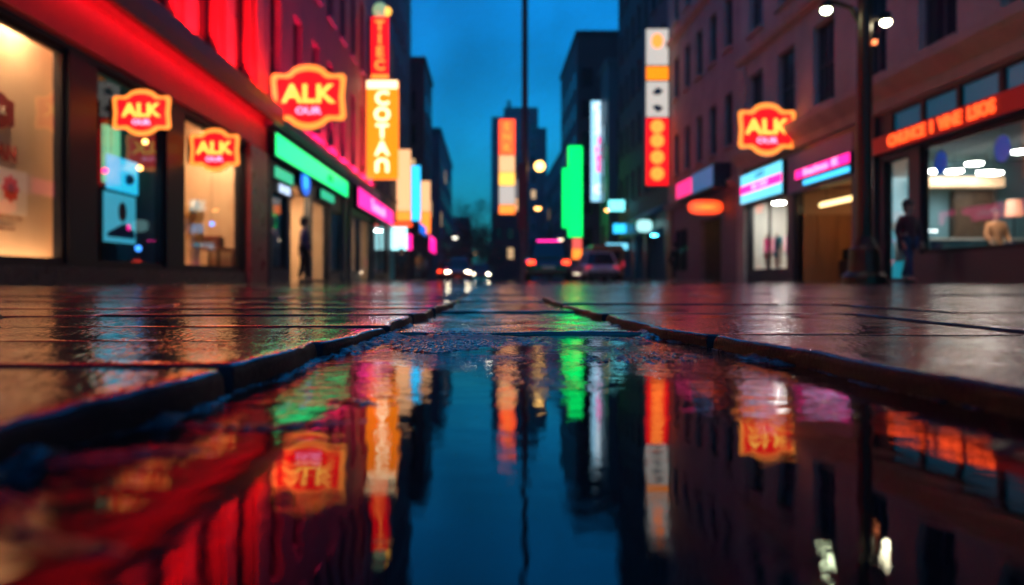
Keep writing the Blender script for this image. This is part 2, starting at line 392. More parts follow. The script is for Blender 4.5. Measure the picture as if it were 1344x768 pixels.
mb.quad((-400,-200,z),(-.235,-200,z),(-.235,-.55,z),(-400,-.55,z)); mb.quad((.33,-200,z),(400,-200,z),(400,-.55,z),(.33,-.55,z))
setp(mb.build('ground', pav_m), kind='structure')
mb = MB(); z = -.03; mb.quad((-6,-2,z),(10,-2,z),(10,9,z),(-6,9,z)); setp(mb.build('joint_bed', bed_m), kind='structure')
asph = wet_stone('wet_asphalt', (.03,.03,.034), 90, .0010, .20)
mb = MB(); z = PAVE+.003; mb.quad((-3.7,26,z),(7.4,26,z),(7.4,400,z),(-3.7,400,z)); setp(mb.build('road', asph), kind='structure')
mb = MB(); z += .004
for y in range(28, 140, 6): mb.quad((1.75,y,z),(1.88,y,z),(1.88,y+3,z),(1.75,y+3,z))
for x in (-3.3, 7.0): mb.quad((x,26,z),(x+.1,26,z),(x+.1,200,z),(x,200,z))
setp(mb.build('road_markings', mat('white_road_paint', (.6,.6,.58), .4, var=.2, vscale=6)), kind='structure')
for nm, x0 in (('kerb', -3.95), ('kerb', 7.4)):
    setp(MB().box(x0, x0+.25, 26, 200, PAVE-.01, PAVE+.06).build(nm, mat('kerb_stone', (.12,.12,.125), .35, var=.2, vscale=4), bevel=.012), kind='structure')

# ================================================================== buildings
def wall_holes(mb, x0, x1, z0, z1, holes, rev, y=0.):
    xs = sorted({x0, x1, *[min(max(h[i], x0), x1) for h in holes for i in (0, 1)]})
    zs = sorted({z0, z1, *[min(max(h[i], z0), z1) for h in holes for i in (2, 3)]})
    for a, b_ in zip(xs, xs[1:]):
        for c, d in zip(zs, zs[1:]):
            mx, mz = (a+b_)/2, (c+d)/2
            if any(h[0] < mx < h[1] and h[2] < mz < h[3] for h in holes): continue
            mb.quad((a,y,c),(b_,y,c),(b_,y,d),(a,y,d))
    for h in holes:
        a, b_, c, d = h[:4]; r = y+rev
        mb.quad((a,y,c),(a,y,d),(a,r,d),(a,r,c)); mb.quad((b_,y,c),(b_,r,c),(b_,r,d),(b_,y,d))
        mb.quad((a,y,d),(b_,y,d),(b_,r,d),(a,r,d)); mb.quad((a,y,c),(a,r,c),(b_,r,c),(b_,y,c))

WIN = {}
def add_window(parent, w, h, x, z, frame_m, sill_m=None, pane_m=None, rev=.2, bars=(1, 1), name='window'):
    key = (round(w,2), round(h,2), frame_m.name, sill_m.name if sill_m else '', (pane_m or win_glass).name, rev, bars)
    if key not in WIN:
        f = MB(); t = .06; hw = w/2
        f.box(-hw,-hw+t,-.03,.05,0,h); f.box(hw-t,hw,-.03,.05,0,h); f.box(-hw+t,hw-t,-.028,.048,0,t); f.box(-hw+t,hw-t,-.028,.048,h-t,h)
        for i in range(1, bars[0]+1):
            c = -hw+w*i/(bars[0]+1); f.box(c-.025,c+.025,-.02,.04,t,h-t)
        for i in range(1, bars[1]+1):
            c = h*i/(bars[1]+1); f.box(-hw+t,hw-t,-.018,.038,c-.022,c+.022)
        o = f.build(name, frame_m, parent)
        MB().box(-hw+.03,hw-.03,.006,.014,.03,h-.03).build('pane', pane_m or win_glass, o)
        if sill_m: MB().box(-hw-.1,hw+.1,-rev-.12,-.04,-.1,0.004).build('sill', sill_m, o, bevel=.012)
        WIN[key] = o
    else:
        src = WIN[key]; o = copy_tree(src); o.parent = parent
    o.location = (x, rev, z)
    return o

class Building:
    def __init__(s, name, label, side, y0, y1, X, height, depth, wall_m, ground_m=None, zs=3.1, ground=(), rows=(), cols=(), ww=1.05,
                 frame_m=None, sill_m=None, cap_m=None, bars=(1,1), lit=()):
        s.side = side; s.y0 = y0; s.y1 = y1
        s.root = thing(name, label, 'building', (X, y0 if side < 0 else y1, PAVE-.01), R(90) if side < 0 else R(-90))
        W = y1-y0; s.W = W
        holes = [(s.lx(c)-ww/2, s.lx(c)+ww/2, a, b_) for (a, b_) in rows for c in cols]
        mb = MB(); z0 = zs if ground_m else 0
        wall_holes(mb, 0, W, z0, height, holes, .25)
        mb.quad((0,0,z0),(0,0,height),(0,depth,height),(0,depth,z0)); mb.quad((W,0,z0),(W,depth,z0),(W,depth,height),(W,0,height))
        mb.quad((0,0,height),(W,0,height),(W,depth,height),(0,depth,height)); mb.quad((0,depth,0),(0,depth,height),(W,depth,height),(W,depth,0))
        mb.build('wall', wall_m, s.root)
        if ground_m:
            mb = MB(); wall_holes(mb, 0, W, 0, zs, [(min(s.lx(a),s.lx(b_)), max(s.lx(a),s.lx(b_)), c, d) for a, b_, c, d in ground], .22)
            mb.quad((0,0,0),(0,0,zs),(0,depth,zs),(0,depth,0)); mb.quad((W,0,0),(W,depth,0),(W,depth,zs),(W,0,zs))
            mb.build('ground_floor_wall', ground_m, s.root)
        i = 0
        for (a, b_) in rows:
            for c in cols:
                add_window(s.root, ww, b_-a, s.lx(c), a, frame_m or dark_frame, sill_m, win_lit if i in lit else None, bars=bars); i += 1
        cm = cap_m or sill_m or wall_m
        MB().box(-.05, W+.05, -.25, .12, height-.5, height+.12).build('cornice', cm, s.root, bevel=.03)
    def lx(s, Y): return (Y-s.y0) if s.side < 0 else (s.y1-Y)
    def box(s, name, m, Ya, Yb, d0, d1, z0, z1, bevel=0., parent=None):
        a, b_ = sorted((s.lx(Ya), s.lx(Yb)))
        return MB().box(a, b_, d0, d1, z0, z1).build(name, m, parent or s.root, bevel=bevel)
    def ledge(s, m, Ya, Yb, prof, name='ledge'):     # prof: (out, z) polygon swept along the facade
        a, b_ = sorted((s.lx(Ya), s.lx(Yb)))
        vs = [(a, -o_, z) for o_, z in prof] + [(b_, -o_, z) for o_, z in prof]; n = len(prof)
        fs = [tuple(range(n)), tuple(range(2*n-1, n-1, -1))] + [(i, i+n, (i+1) % n+n, (i+1) % n) for i in range(n)]
        return MB().add(vs, fs).build(name, m, s.root, smooth=None)
    def room(s, m, Ya, Yb, d0, d1, z0, z1, floor_m=None, name='room'):
        a, b_ = sorted((s.lx(Ya), s.lx(Yb))); mb = MB()
        mb.quad((a,d1,z0),(b_,d1,z0),(b_,d1,z1),(a,d1,z1)); mb.quad((a,d0,z0),(a,d1,z0),(a,d1,z1),(a,d0,z1)); mb.quad((b_,d0,z0),(b_,d0,z1),(b_,d1,z1),(b_,d1,z0))
        mb.quad((a,d0,z1),(a,d1,z1),(b_,d1,z1),(b_,d0,z1)); 
        r = mb.build(name, m, s.root)
        MB().quad((a,d0,z0),(b_,d0,z0),(b_,d1,z0),(a,d1,z0)).build('room_floor', floor_m or m, s.root)
        # strips that close the gap between facade and room
        return r
    def shop_window(s, Ya, Yb, z0, z1, bars=0, t=.07, m=None, g=None, name='shop_window', rev=.10):
        a, b_ = sorted((s.lx(Ya), s.lx(Yb))); f = MB(); y0, y1 = rev-.04, rev+.05
        f.box(a,a+t,y0,y1,z0,z1); f.box(b_-t,b_,y0,y1,z0,z1); f.box(a+t,b_-t,y0+.002,y1-.002,z0,z0+t); f.box(a+t,b_-t,y0+.002,y1-.002,z1-t,z1)
        for i in range(1, bars+1):
            c = a+(b_-a)*i/(bars+1); f.box(c-t/2,c+t/2,y0+.004,y1-.004,z0+t,z1-t)
        o = f.build(name, m or dark_frame, s.root)
        MB().quad((a+.03,rev,z0+.03),(b_-.03,rev,z0+.03),(b_-.03,rev,z1-.03),(a+.03,rev,z1-.03)).build('pane', g or GLASS, o)
        return o

def mk(side, X, Y, Z, depth=0.):     # world point on a facade plane; depth = inwards
    return (X - depth if side < 0 else X + depth, Y, Z)

# ---- left row
XL, XR = -5.4, 9.6
L1 = Building('corner_building', 'red painted building with big warm lit shop windows at the left front', -1, -9, 18.4, XL, 19, 11, red_wall, dark_frame, 3.12,
   ground=[(-7,-3,.28,3.05),(-2,.9,.28,3.05),(1.6,9.85,.28,3.05),(10.55,12.85,.28,3.05),(13.6,16.9,.28,3.05)],
   rows=[(4.5,7.5),(9.0,12.0),(13.4,16.0)], cols=[16.85,14.75,12.65,10.55,8.45,6.35,4.25,2.15,.05,-2.05], ww=1.05, sill_m=red_trim)
L1.box('frieze', red_trim, -9, 18.4, -.06, -.004, 3.16, 3.72)
L1.ledge(red_trim, -9, 18.42, [(0,3.86),(.05,3.96),(.38,3.96),(.38,3.78),(.45,3.78),(.48,3.98),(.48,4.22),(.43,4.22),(.43,4.02),(.10,4.02),(0,4.10)])  # lips shaped to hide the strips and shield the street from their light
L1.ledge(red_trim, -9, 18.42, [(0,8.15),(.16,8.2),(.22,8.35),(.22,8.42),(0,8.5)], 'string_course')
for c in [17.9,15.8,13.7,11.6,9.5,7.4,5.3,3.2,1.1]: L1.box('pilaster', red_trim, c-.27, c+.27, -.07, -.003, 4.2, 8.12, bevel=.01)
L1.box('pilaster', mat('red_lit_pier', (.32,.03,.04), .3, var=.1), 17.0, 18.35, -.12, -.004, 0, 3.12, bevel=.02)  # red light on this pier is put into its colour
L1.box('plinth', plinth_m, -9, 16.95, -.05, -.003, 0, .24)
for a, b_, nb in [(-7,-3,1),(-2,.9,0),(1.6,9.85,0),(10.55,12.85,0),(13.6,16.9,0)]: L1.shop_window(a, b_, .28, 3.05, nb)
L1.room(warm_wall, -8.5, 10.45, .24, .55, .1, 3.68, wood)
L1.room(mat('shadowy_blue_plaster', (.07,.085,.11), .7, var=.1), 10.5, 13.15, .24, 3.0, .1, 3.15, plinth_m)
L1.room(warm_wall, 13.2, 17.2, .24, 2.2, .1, 3.5, wood)
# red light strips tucked on top of and beneath the ledge (they wash the painted wall)
def strip(b, Ya, Yb, out, z, m, name='light_strip'):
    a, c = sorted((b.lx(Ya), b.lx(Yb))); return MB().box(a, c, -out-.02, -out+.02, z-.012, z+.012).build(name, m, b.root)
strip(L1, 3.0, 18.3, .36, 4.05, redwash)
strip(L1, 3.0, 18.3, .32, 3.935, redwash2)

L2 = Building('rose_building', 'rose painted building above the green and pink shop signs on the left', -1, 18.4, 36, XL, 19, 11, pink_wall, navy, 3.12,
   ground=[(18.9,20.6,.35,2.35),(20.9,23.3,.02,2.75),(23.5,26.0,.02,2.6),(26.4,28.2,.35,2.5),(30.4,32.2,.35,2.7),(32.4,35.6,.02,2.75)],
   rows=[(4.6,7.5),(9.0,12.0),(13.4,16.0)], cols=[19.4,21.7,24.0,26.2,28.4,30.6,32.8,35.0], ww=1.0, sill_m=pink_trim)
L2.ledge(pink_trim, 18.44, 36, [(0,3.80),(.2,3.84),(.36,3.96),(.36,4.16),(.31,4.16),(.31,4.0),(.1,4.0),(0,4.06)])  # outer lip raised to block the strip's light across the street
strip(L2, 19, 35.5, .25, 4.025, neon('rose_led_strip', (1,.02,.17), 280))
for a, b_, c, d in [(18.9,20.6,.35,2.35),(26.4,28.2,.35,2.5),(30.4,32.2,.35,2.7)]: L2.shop_window(a, b_, c, d)
for a, b_ in [(23.5,26.0),(32.4,35.6)]: L2.shop_window(a, b_, .02, 2.6 if a < 30 else 2.75, 0, .06, name='glazed_door')
L2.room(warm_wall, 20.75, 26.2, .24, 3.2, .0, 2.95, wood)
L2.room(mat('teal_plaster', (.03,.16,.2), .7), 18.6, 20.7, .24, 1.5, .1, 2.8, plinth_m)
L2.room(cool_wall, 26.25, 29, .24, 1.5, .1, 2.8, plinth_m)
L2.room(warm_wall, 30.2, 35.9, .24, 2.5, .0, 2.95, wood)
for a in (18.62, 28.3, 29.6, 35.8): L2.box('pier', navy, a, a+.22, -.08, -.003, 0, 3.75)

L3 = Building('slate_building', 'dark slate blue building behind the yellow vertical sign on the left', -1, 36, 51, XL, 34, 12, slate_wall, dark_frame, 3.3,
   ground=[(36.5,41,.3,2.9),(42,46,.1,2.9),(46.6,50.4,.3,2.9)], rows=[(4.7,6.6),(8.1,10.0),(11.5,13.4),(14.9,16.8),(18.3,20.2)], cols=[37.2,39.2,41.2,43.2,45.2,47.2,49.2], ww=.95, sill_m=slate_wall, lit=(3,17))
L3.shop_window(36.5,41,.3,2.9,1); L3.shop_window(46.6,50.4,.3,2.9,1)
L3.room(mat('cyan_plaster', (.1,.45,.55), .7), 36.2, 50.8, .24, 2.5, .05, 3.0, wood)
def block(name, label, x0, x1, y0, y1, h, m, rows=0, cols=0, lit=(), ridge=None, z0=2.8, dz=2.6, side='front', wh=1.5, cw=.9, xw=None):
    t = thing(name, label, 'building', (x0, y0, PAVE-.01))
    W = x1-x0; D = y1-y0
    w = MB().box(0, W, 0, D, 0, h).build('wall', m, t)
    MB().box(-.15, W+.15, -.15, D+.15, h+.003, h+.35).build('parapet', m, t, bevel=.04)
    n = 0
    for r in range(rows):
        for c in range(cols):
            x = W*(c+.5)/cols; z = z0+r*dz
            if z+wh > h: continue
            f = MB().box(-cw/2, cw/2, -.05, -.003, 0, wh).build('window', dark_frame, t); f.location = (x, 0, z)
            MB().box(-cw/2+.06, cw/2-.06, -.06, -.053, .06, wh-.06).build('pane', win_lit if n in lit else win_glass, f); n += 1
    if xw is not None:                                  # windows along a side face at local x = xw (0 or W)
        sgn = 1 if xw > 0 else -1; nc = int(D/2.4)
        for r in range(rows):
            for c in range(nc):
                y = D*(c+.5)/nc; z = z0+r*dz
                if z+wh > h: continue
                xa = (W if sgn > 0 else 0)
                f = MB().box(min(.003*sgn,.05*sgn), max(.003*sgn,.05*sgn), -cw/2, cw/2, 0, wh).build('window', dark_frame, t); f.location = (xa, y, z)
                MB().box(min(.053*sgn,.06*sgn), max(.053*sgn,.06*sgn), -cw/2+.06, cw/2-.06, .06, wh-.06).build('pane', win_lit if (n*7) % 23 == 3 else win_glass, f); n += 1
    return t
b4 = block('office_block', 'dark block stepping forward beyond the slate building on the left', -16, -4.9, 59, 67, 17, dark_wall, 5, 5, (14,), xw=1)
block('office_block', 'lower dark block farthest down the left row, beside the tree', -18, -4.7, 75, 100, 14.7, slate_wall, 4, 5, (7,), xw=1)
block('office_block', 'dim slate infill block between the slate building and the stepped block', -17, -5.9, 51.1, 58.8, 24, dark_wall, 3, 4, (), xw=1)

# ---- right row
cols1 = [27.3-2.75*i for i in range(12)]
R1 = Building('sandstone_building', 'tan sandstone building over the diner with the red band on the right', 1, -9, 29, XR, 19, 12, stone_tan, mat('dark_shop_surround', (.02,.02,.03), .35, var=.2), 4.1,
   ground=[(-6,1.2,.65,3.05),(1.6,16.95,.65,3.05),(17.4,18.5,.05,2.95)] + [(18.1-1.3*i-1.18, 18.1-1.3*i, 3.56, 4.04) for i in range(13)] + [(20.1,23.7,.02,2.75),(24.35,28.1,.4,2.8)],
   rows=[(5.1,7.5),(9.0,11.4),(13.0,15.4)], cols=cols1, ww=1.4, sill_m=stone_trim, bars=(1,1), frame_m=mat('slate_window_frame', (.06,.065,.08), .4), lit=(14,))
R1.ledge(stone_trim, -9, 29, [(0,4.12),(.1,4.14),(.14,4.4),(.34,4.6),(.42,4.72),(.42,4.88),(0,5.0)])
R1.ledge(stone_trim, -9, 29, [(0,8.1),(.16,8.15),(.22,8.3),(.22,8.4),(0,8.48)], 'string_course')
R1.box('pier', stone_trim, 28.2, 29, -.12, -.003, 0, 8.05, bevel=.02)
R1.box('pier', mat('dark_pier', (.03,.025,.03), .35, var=.2), 18.75, 19.85, -.1, -.003, 0, 4.1, bevel=.02)
R1.box('pier', mat('dark_pier2', (.03,.02,.03), .35), 23.8, 24.3, -.06, -.003, 0, 3.9)
R1.shop_window(-6, 1.2, .65, 3.05, 2); R1.shop_window(1.6, 16.95, .65, 3.05, 2, .09); R1.shop_window(17.4, 18.5, .05, 2.95, 0, .06, name='glazed_door'); R1.shop_window(24.35, 28.1, .4, 2.8, 1, .05)
transom = mat('transom_sky_glow_glass', (.02,.12,.20), .25, spec=.9, emit=(.0,.30,.55), es=.16)  # panes glow blue: the sky's reflection is put in as emission
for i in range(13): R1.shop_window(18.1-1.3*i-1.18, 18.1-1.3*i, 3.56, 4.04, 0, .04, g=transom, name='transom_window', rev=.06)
R1.room(mat('teal_wall_paint', (.11,.24,.29), .75, var=.06), -7, 19.6, .24, 6.5, .05, 3.12, mat('diner_floor', (.12,.11,.1), .3))
R1.room(warm_wall, 19.9, 23.9, .24, 3.2, .0, 2.95, wood)
R1.room(white_wall, 24.1, 28.4, .24, 2.4, .1, 2.95, wood)
R1.box('fascia', lav_wall, 19.9, 24.2, -.09, -.003, 2.78, 3.95)

R2 = Building('brownstone_building', 'brown stone building with the small red oval sign by its dark door', 1, 29, 40.6, XR, 21, 12, stone_brown, mat('mauve_ground_stone', (.16,.09,.12), .6, var=.2), 3.7,
   ground=[(31.4,34.4,.02,2.7),(36.6,39,.5,2.6)], rows=[(5.4,7.5),(9.3,11.4),(13.2,15.3),(17,19)], cols=[30.4,32.5,34.6,36.7,38.8], ww=1.0, sill_m=stone_brown)
R2.ledge(stone_brown, 29, 40.6, [(0,3.72),(.2,3.8),(.26,4.0),(0,4.1)])
R2.ledge(stone_brown, 29, 40.6, [(0,12.2),(.2,12.3),(.26,12.5),(0,12.6)], 'string_course')
R2.room(wood_dark, 31, 34.8, .24, 1.6, .0, 2.9, wood_dark); R2.shop_window(36.6,39,.5,2.6,1)
R2.box('door', mat('amber_lit_door', (.5,.25,.05), .4), 32.45, 33.5, 1.2, 1.26, .02, 2.4)
R2.box('pier', wood, 39.6, 40.5, -.1, -.003, 0, 3.7)  # orange glow on this pier comes from the wood colour
R3 = Building('dark_tower_block', 'tall dark block behind the white, yellow and red vertical sign', 1, 40.6, 56, XR, 42, 14, dark_wall, mat('dark_teal_ground', (.03,.06,.08), .4), 4.0,
   ground=[(41.5,46,.1,3.0),(47,50,.1,3.0),(51,55,.3,3.0)], rows=[(5.4,7.3),(8.8,10.7),(12.2,14.1),(15.6,17.5),(19,20.9)], cols=[42,44.1,46.2,48.3,50.4,52.5,54.6], ww=1.0, sill_m=dark_wall, lit=(9,))
R3.ledge(mat('teal_canopy', (.05,.2,.25), .4), 41, 47, [(0,3.9),(.9,3.5),(.9,3.62),(0,4.2)], 'canopy')
R3.room(mat('blue_plaster', (.08,.2,.3), .7), 41, 55.5, .24, 2.5, .05, 3.1, plinth_m)
block('office_block', 'narrow teal panelled block beside the blue and white vertical sign', 9.0, 18, 57, 61, 16.3, teal_wall, 4, 4, (2,), xw=-1)
block('office_block', 'dark square topped block against the sky on the right', 7.3, 17, 62, 76, 20, dark_wall, 6, 6, (9, 20), xw=-1)
block('office_block', 'low dark block farthest down the right row', 8.2, 20, 82, 110, 14, slate_wall, 4, 6, (5,), xw=-1)
# ---- centre, far
t = thing('skyscraper', 'stepped dark blue tower closing the far end of the street', 'tower', (.8, 150, PAVE-.01))
far_m = mat('far_tower_cladding', (.05,.06,.10), .5, var=.2, vscale=.2)
MB().box(0,7.2,0,20,0,32.2).box(2.4,9.0,-2,18,0,33.6).box(8.2,10.9,1,17,0,30.2).box(3.2,3.9,5,6,33.5,36.5).box(9.2,9.5,5,5.3,30,33.5).build('wall', far_m, t)
for r in range(9):
    for c in range(4):
        f = MB().box(-.5,.5,-.05,-.003,0,1.8).build('window', dark_frame, t); f.location = (3.3+1.6*c, -2, 3+3.2*r)
        MB().box(-.42,.42,-.06,-.053,.08,1.7).build('pane', win_lit if (r*4+c) in (6,19) else win_glass, f)
block('office_block', 'low maroon brick block in front of the far tower', .6, 5.4, 100, 112, 8.6, mat('maroon_brick', (.16,.05,.06), .7, var=.2), 2, 3, (1,))
block('office_block', 'squat block half hidden behind the far tower on its left', -14, -4, 160, 180, 13, slate_wall, 3, 6, (4,))
block('office_block', 'low block behind the cars to the right of the far tower', 11.5, 26, 140, 160, 16, slate_wall, 3, 6, (8,))

# ================================================================== signs
def shield(w, h):                 # outline of the badge shaped sign, centred
    hw, hh = w/2, h/2; P = []
    top = [(-1,.60),(-.93,.72),(-.62,.70),(-.50,.76),(-.38,.90),(-.2,.975),(0,1)]
    bot = [(0,-1),(-.2,-.97),(-.38,-.88),(-.52,-.74),(-.62,-.70),(-.93,-.72),(-1,-.60),(-.955,0)]
    half = top; right = [(-x, z) for x, z in reversed(top[:-1])]
    lower_r = [(-x, z) for x, z in reversed(bot[1:])]
    P = half + right + [(.955,0)] + [p for p in lower_r if p != (.955,0)] + bot[:-1] + [(-.955,0)]
    return [(x*hw, z*hh) for x, z in P]
def badge_sign(label, loc, w, h, side, arm=.0, group='badge shaped ALK signs', dim=False):
    t = thing('badge_sign', label, 'sign', loc, 0, group)
    th = .09 if w > 1.2 else .05
    MB().prism(shield(w, h), 0, th).build('sign_case', black_metal, t)
    MB().prism(shield(w*.995, h*.995), -.012, -.002).build('border', N_amber, t)
    MB().prism(shield(w*.845, h*.80), -.026, -.014).build('face', N_red, t)
    text('ALK', h*.385, N_yellow, t, 0, -.036, h*.035, .006, h*.011, 1.12)
    text('OUR', h*.145, N_pink, t, 0, -.036, -h*.215, .006, h*.004, 1.25)
    s = -1 if side < 0 else 1
    b_ = MB()
    for zz in (h*.22, -h*.22): b_.box(min(s*w/2*.95, s*(w/2+arm)), max(s*w/2*.95, s*(w/2+arm)), th*.3, th*.3+.04, zz-.02, zz+.02)
    b_.box(min(s*(w/2+arm), s*(w/2+arm-.02)), max(s*(w/2+arm), s*(w/2+arm-.02)), -.05, th+.08, -h*.3, h*.3)
    b_.build('bracket', black_metal, t)
    return t
badge_sign('large glowing ALK badge sign jutting from the wall above the green shop sign', (-4.43, 18.85, 4.60), 1.87, 1.62, -1, .03)
badge_sign('small ALK badge sign hanging before the dark window with the blue poster', (-4.94, 10.9, 2.47), .84, .67, -1, .03)
badge_sign('small ALK badge sign hanging before the warm window with the mannequin', (-4.92, 13.75, 2.42), .90, .79, -1, .03)
badge_sign('large ALK badge sign on the right facade above the cyan and magenta shop sign', (8.68, 23.7, 4.76), 1.80, 1.66, 1, .02)

def vertical_sign(label, loc, w, h, panels, letters=(), side=-1, rim=None, rounded=0., name='vertical_sign', back=black_metal):
    """panels: (z0 frac, z1 frac, material); letters: (char, z frac, size, material)"""
    t = thing(name, label, 'sign', loc, 0, 'vertical light box signs along the street')
    MB().box(-w/2, w/2, 0, .28, 0, h).build('sign_case', back, t, bevel=.03)
    for a, b_, m in panels: MB().box(-w/2+.02, w/2-.02, -.02, -.003, a*h+.02, b_*h-.02).build('panel', m, t)
    for ch, zf, sz, m in letters: text(ch, sz, m, t, 0, -.032, zf*h, .008, sz*.03, 1.05)
    s = side; br_ = MB()
    for zf in (.12, .88): br_.box(min(s*w/2, s*(w/2+.12)), max(s*w/2, s*(w/2+.12)), .1, .16, zf*h-.03, zf*h+.03)
    br_.build('bracket', black_metal, t)
    return t
t = vertical_sign('tall yellow COTAN light box sign with white letters', (-4.55, 32.9, 4.45), 1.36, 4.25, [(0,.91,N_gold),(.91,1,N_cream)],
    [(c, zf, .84, N_cream) for c, zf in zip('COTA', (.81,.645,.475,.30))], -1, back=N_gold)
text('\u2229', .8, N_cream, t, 0, -.032, .13*4.25, .008, .04, 1.1)
t = vertical_sign('narrow red vertical sign with orange letters above the yellow COTAN sign', (-4.75, 33.6, 8.95), .80, 2.75, [(.07,1,N_red),(0,.07,N_orange)],
    [(c, zf, .62, N_orange) for c, zf in zip('TIEC', (.84,.63,.42,.21))], -1)
crown = MB().ball((0,.12,3.05), .34, 14, 8); crown.build('crown_lamp', neon('pale_green_lamp', (.45,.8,.4), .6), t, smooth=True)
MB().ball((.3,.1,3.0), .2, 12, 8).build('crown_lamp', N_yellow, t, smooth=True)
vertical_sign('tallest cream vertical light box with orange foot on the left row', (-4.95, 45, 3.55), .86, 4.25, [(.14,1,N_peach),(0,.14,N_orange)], side=-1)
vertical_sign('narrow cyan vertical light box between two cream ones', (-4.92, 52, 4.1), .72, 3.8, [(0,1,N_cyan)], side=-1)
vertical_sign('cream vertical light box fading to orange, farthest of the left row', (-4.87, 59, 3.65), .9, 4.1, [(.42,1,N_peach),(0,.42,N_orange)], side=-1)
# right
t = vertical_sign('tall vertical sign, white and yellow on top and red with orange blocks below', (8.92, 40.1, 5.05), 1.2, 8.25, [(.0,.43,N_redorange if False else N_red),(.435,.665,N_pale),(.67,.76,N_gold),(.765,1,N_pale)], side=1)
for zf in (.075,.18,.285,.375): MB().prism([(.34*math.cos(a)*1.05, .36*math.sin(a)+zf*8.25) for a in [2*math.pi*i/16 for i in range(16)]], -.05, -.022).build('letter_block', N_orange, t)
for zf, sx in ((.60,-1),(.49,1)): MB().prism([(-.3,zf*8.25+.1*sx),(.0,zf*8.25+.22),(.34,zf*8.25+.02),(.05,zf*8.25-.22)], -.05, -.022).build('emblem', mat('ink_blue', (.01,.12,.22), .5), t)
MB().prism([(.3*math.cos(a), .38*math.sin(a)+.92*8.25) for a in [2*math.pi*i/16 for i in range(16)]], -.05, -.022).build('emblem', N_orange, t)
t = vertical_sign('white and blue vertical sign with pink letters on the dark right block', (8.92, 62-.9, 6.35), 1.32, 8.1, [(0,1,neon('icy_light_box', (.35,.75,1), 1.5))], side=1)
for i, zf in enumerate((.93,.82,.71)): text('OBZ'[i], .95, N_white, t, 0, -.032, zf*8.1, .008, .05, 1.1)
for i, zf in enumerate((.60,.51,.42,.33)): text('IHBE'[i], .8, N_magenta, t, 0, -.032, zf*8.1, .008, .03, 1.1)
text('O', .95, N_white, t, 0, -.032, .12*8.1, .008, .05, 1.1)
# green cluster stands on its own post in front of the far right block
t = thing('vertical_sign', 'plain green vertical light box in two steps on the far right', 'sign', (7.0, 61.4, 3.5), 0, 'vertical light box signs along the street')
MB().box(-.55,.65,0,.3,0,7.4).box(-1.0,-.56,.02,.28,.75,5.6).build('sign_case', black_metal, t)
MB().box(-.53,.63,-.02,-.003,.03,7.37).box(-.98,-.57,-.004,.015,.78,5.57).build('panel', N_green2, t)
MB().box(.35,.45,.3,.62,1,1.1).box(.35,.45,.3,.62,6,6.1).build('bracket', black_metal, t)
t = vertical_sign('small coral and orange sign hanging below the green light box', (7.2, 61.4, 1.75), .8, 1.7, [(.5,1,neon('coral_box',(1,.12,.09),1.2)),(0,.5,N_orange)], side=1)

def board(name, label, side, X, Ya, Yb, z0, z1, m, depth=.12, body=None, tsize=.3, tm=None, group=None, case=black_metal, rim=.03, tx=0., sx=1., tz=0.):
    """fascia sign lying flat on a facade"""
    c = (Ya+Yb)/2; w = abs(Yb-Ya); h = z1-z0
    t = thing(name, label, 'sign', (X, c, z0), R(90) if side < 0 else R(-90), group)
    MB().box(-w/2, w/2, 0, depth, 0, h).build('sign_case', case, t, bevel=.01)
    MB().box(-w/2+rim, w/2-rim, -.014, -.002, rim, h-rim).build('face', m, t)
    if body: text(body, tsize, tm, t, tx, -.024, h*.5+tz, .006, tsize*.025, sx)
    return t
t = board('fascia_sign', 'long glowing green fascia sign with faint lettering', -1, XL+.22, 18.6, 28.2, 3.10, 3.72, N_green, .16, rim=.04)
text('A N', .36, mat('dim_green_letter', (.02,.3,.2), .4), t, 1.6, -.024, .31, .006, .01, 1.3)
board('shop_sign', 'small mint green panel under the long green fascia', -1, XL+.10, 18.95, 20.75, 2.62, 2.95, N_mint, .06)
t = board('shop_sign', 'pale illuminated strip of lettering under the mint green panel', -1, XL+.10, 18.95, 20.75, 2.28, 2.55, mat('night_blue_panel', (.02,.06,.16), .3), .06)
text('SHOES', .27, neon('pale_letters', (.6,.75,1), 1.5), t, 0, -.024, .135, .006, .012, 1.25)
t = thing('shop_sign', 'oval blue illuminated sign over the shop door', 'sign', (XL+.12, 22.1, 2.95), R(90))
MB().prism([(.62*math.cos(a), .42*math.sin(a)-.05) for a in [2*math.pi*i/24 for i in range(24)]], 0, .1).build('sign_case', black_metal, t)
MB().prism([(.56*math.cos(a), .37*math.sin(a)-.05) for a in [2*math.pi*i/24 for i in range(24)]], -.014, -.002).build('face', N_blue, t)
text('B', .5, N_cyan, t, 0, -.022, -.05, .006, .01)
board('shop_sign', 'square mint panel right of the oval blue sign', -1, XL+.10, 24.2, 26.3, 2.68, 3.0, N_mint, .06)
board('fascia_sign', 'glowing magenta fascia sign with pale pink lettering', -1, XL+.25, 30.3, 41.5, 3.0, 3.82, N_magenta, .18, 'Tomoosh', .62, N_pink, rim=.04, sx=1.9)
t = thing('shop_sign', 'bright white and cyan light box jutting out beyond the magenta fascia', 'sign', (-4.85, 43, 1.75), 0)
MB().box(-.62,.62,0,.2,0,1.55).build('sign_case', black_metal, t, bevel=.03); MB().box(-.59,.3,-.02,-.003,.03,1.3).build('face', neon('white_cyan_panel', (.45,.95,1), 2.2), t)
MB().box(.31,.59,-.02,-.003,.03,.9).build('face', N_magenta, t); MB().box(-.59,.59,-.02,-.003,1.34,1.52).build('face', N_redorange, t)
MB().box(-.8,-.62,.05,.1,.7,.8).build('bracket', black_metal, t)
board('shop_sign', 'far magenta panel at the end of the left shops', -1, -4.5, 58.9, 66, 2.3, 3.6, N_magenta, .1)
board('shop_sign', 'far blue square panel below the cream light boxes', -1, -4.6, 51.5, 57, 3.3, 4.0, N_blue, .1)
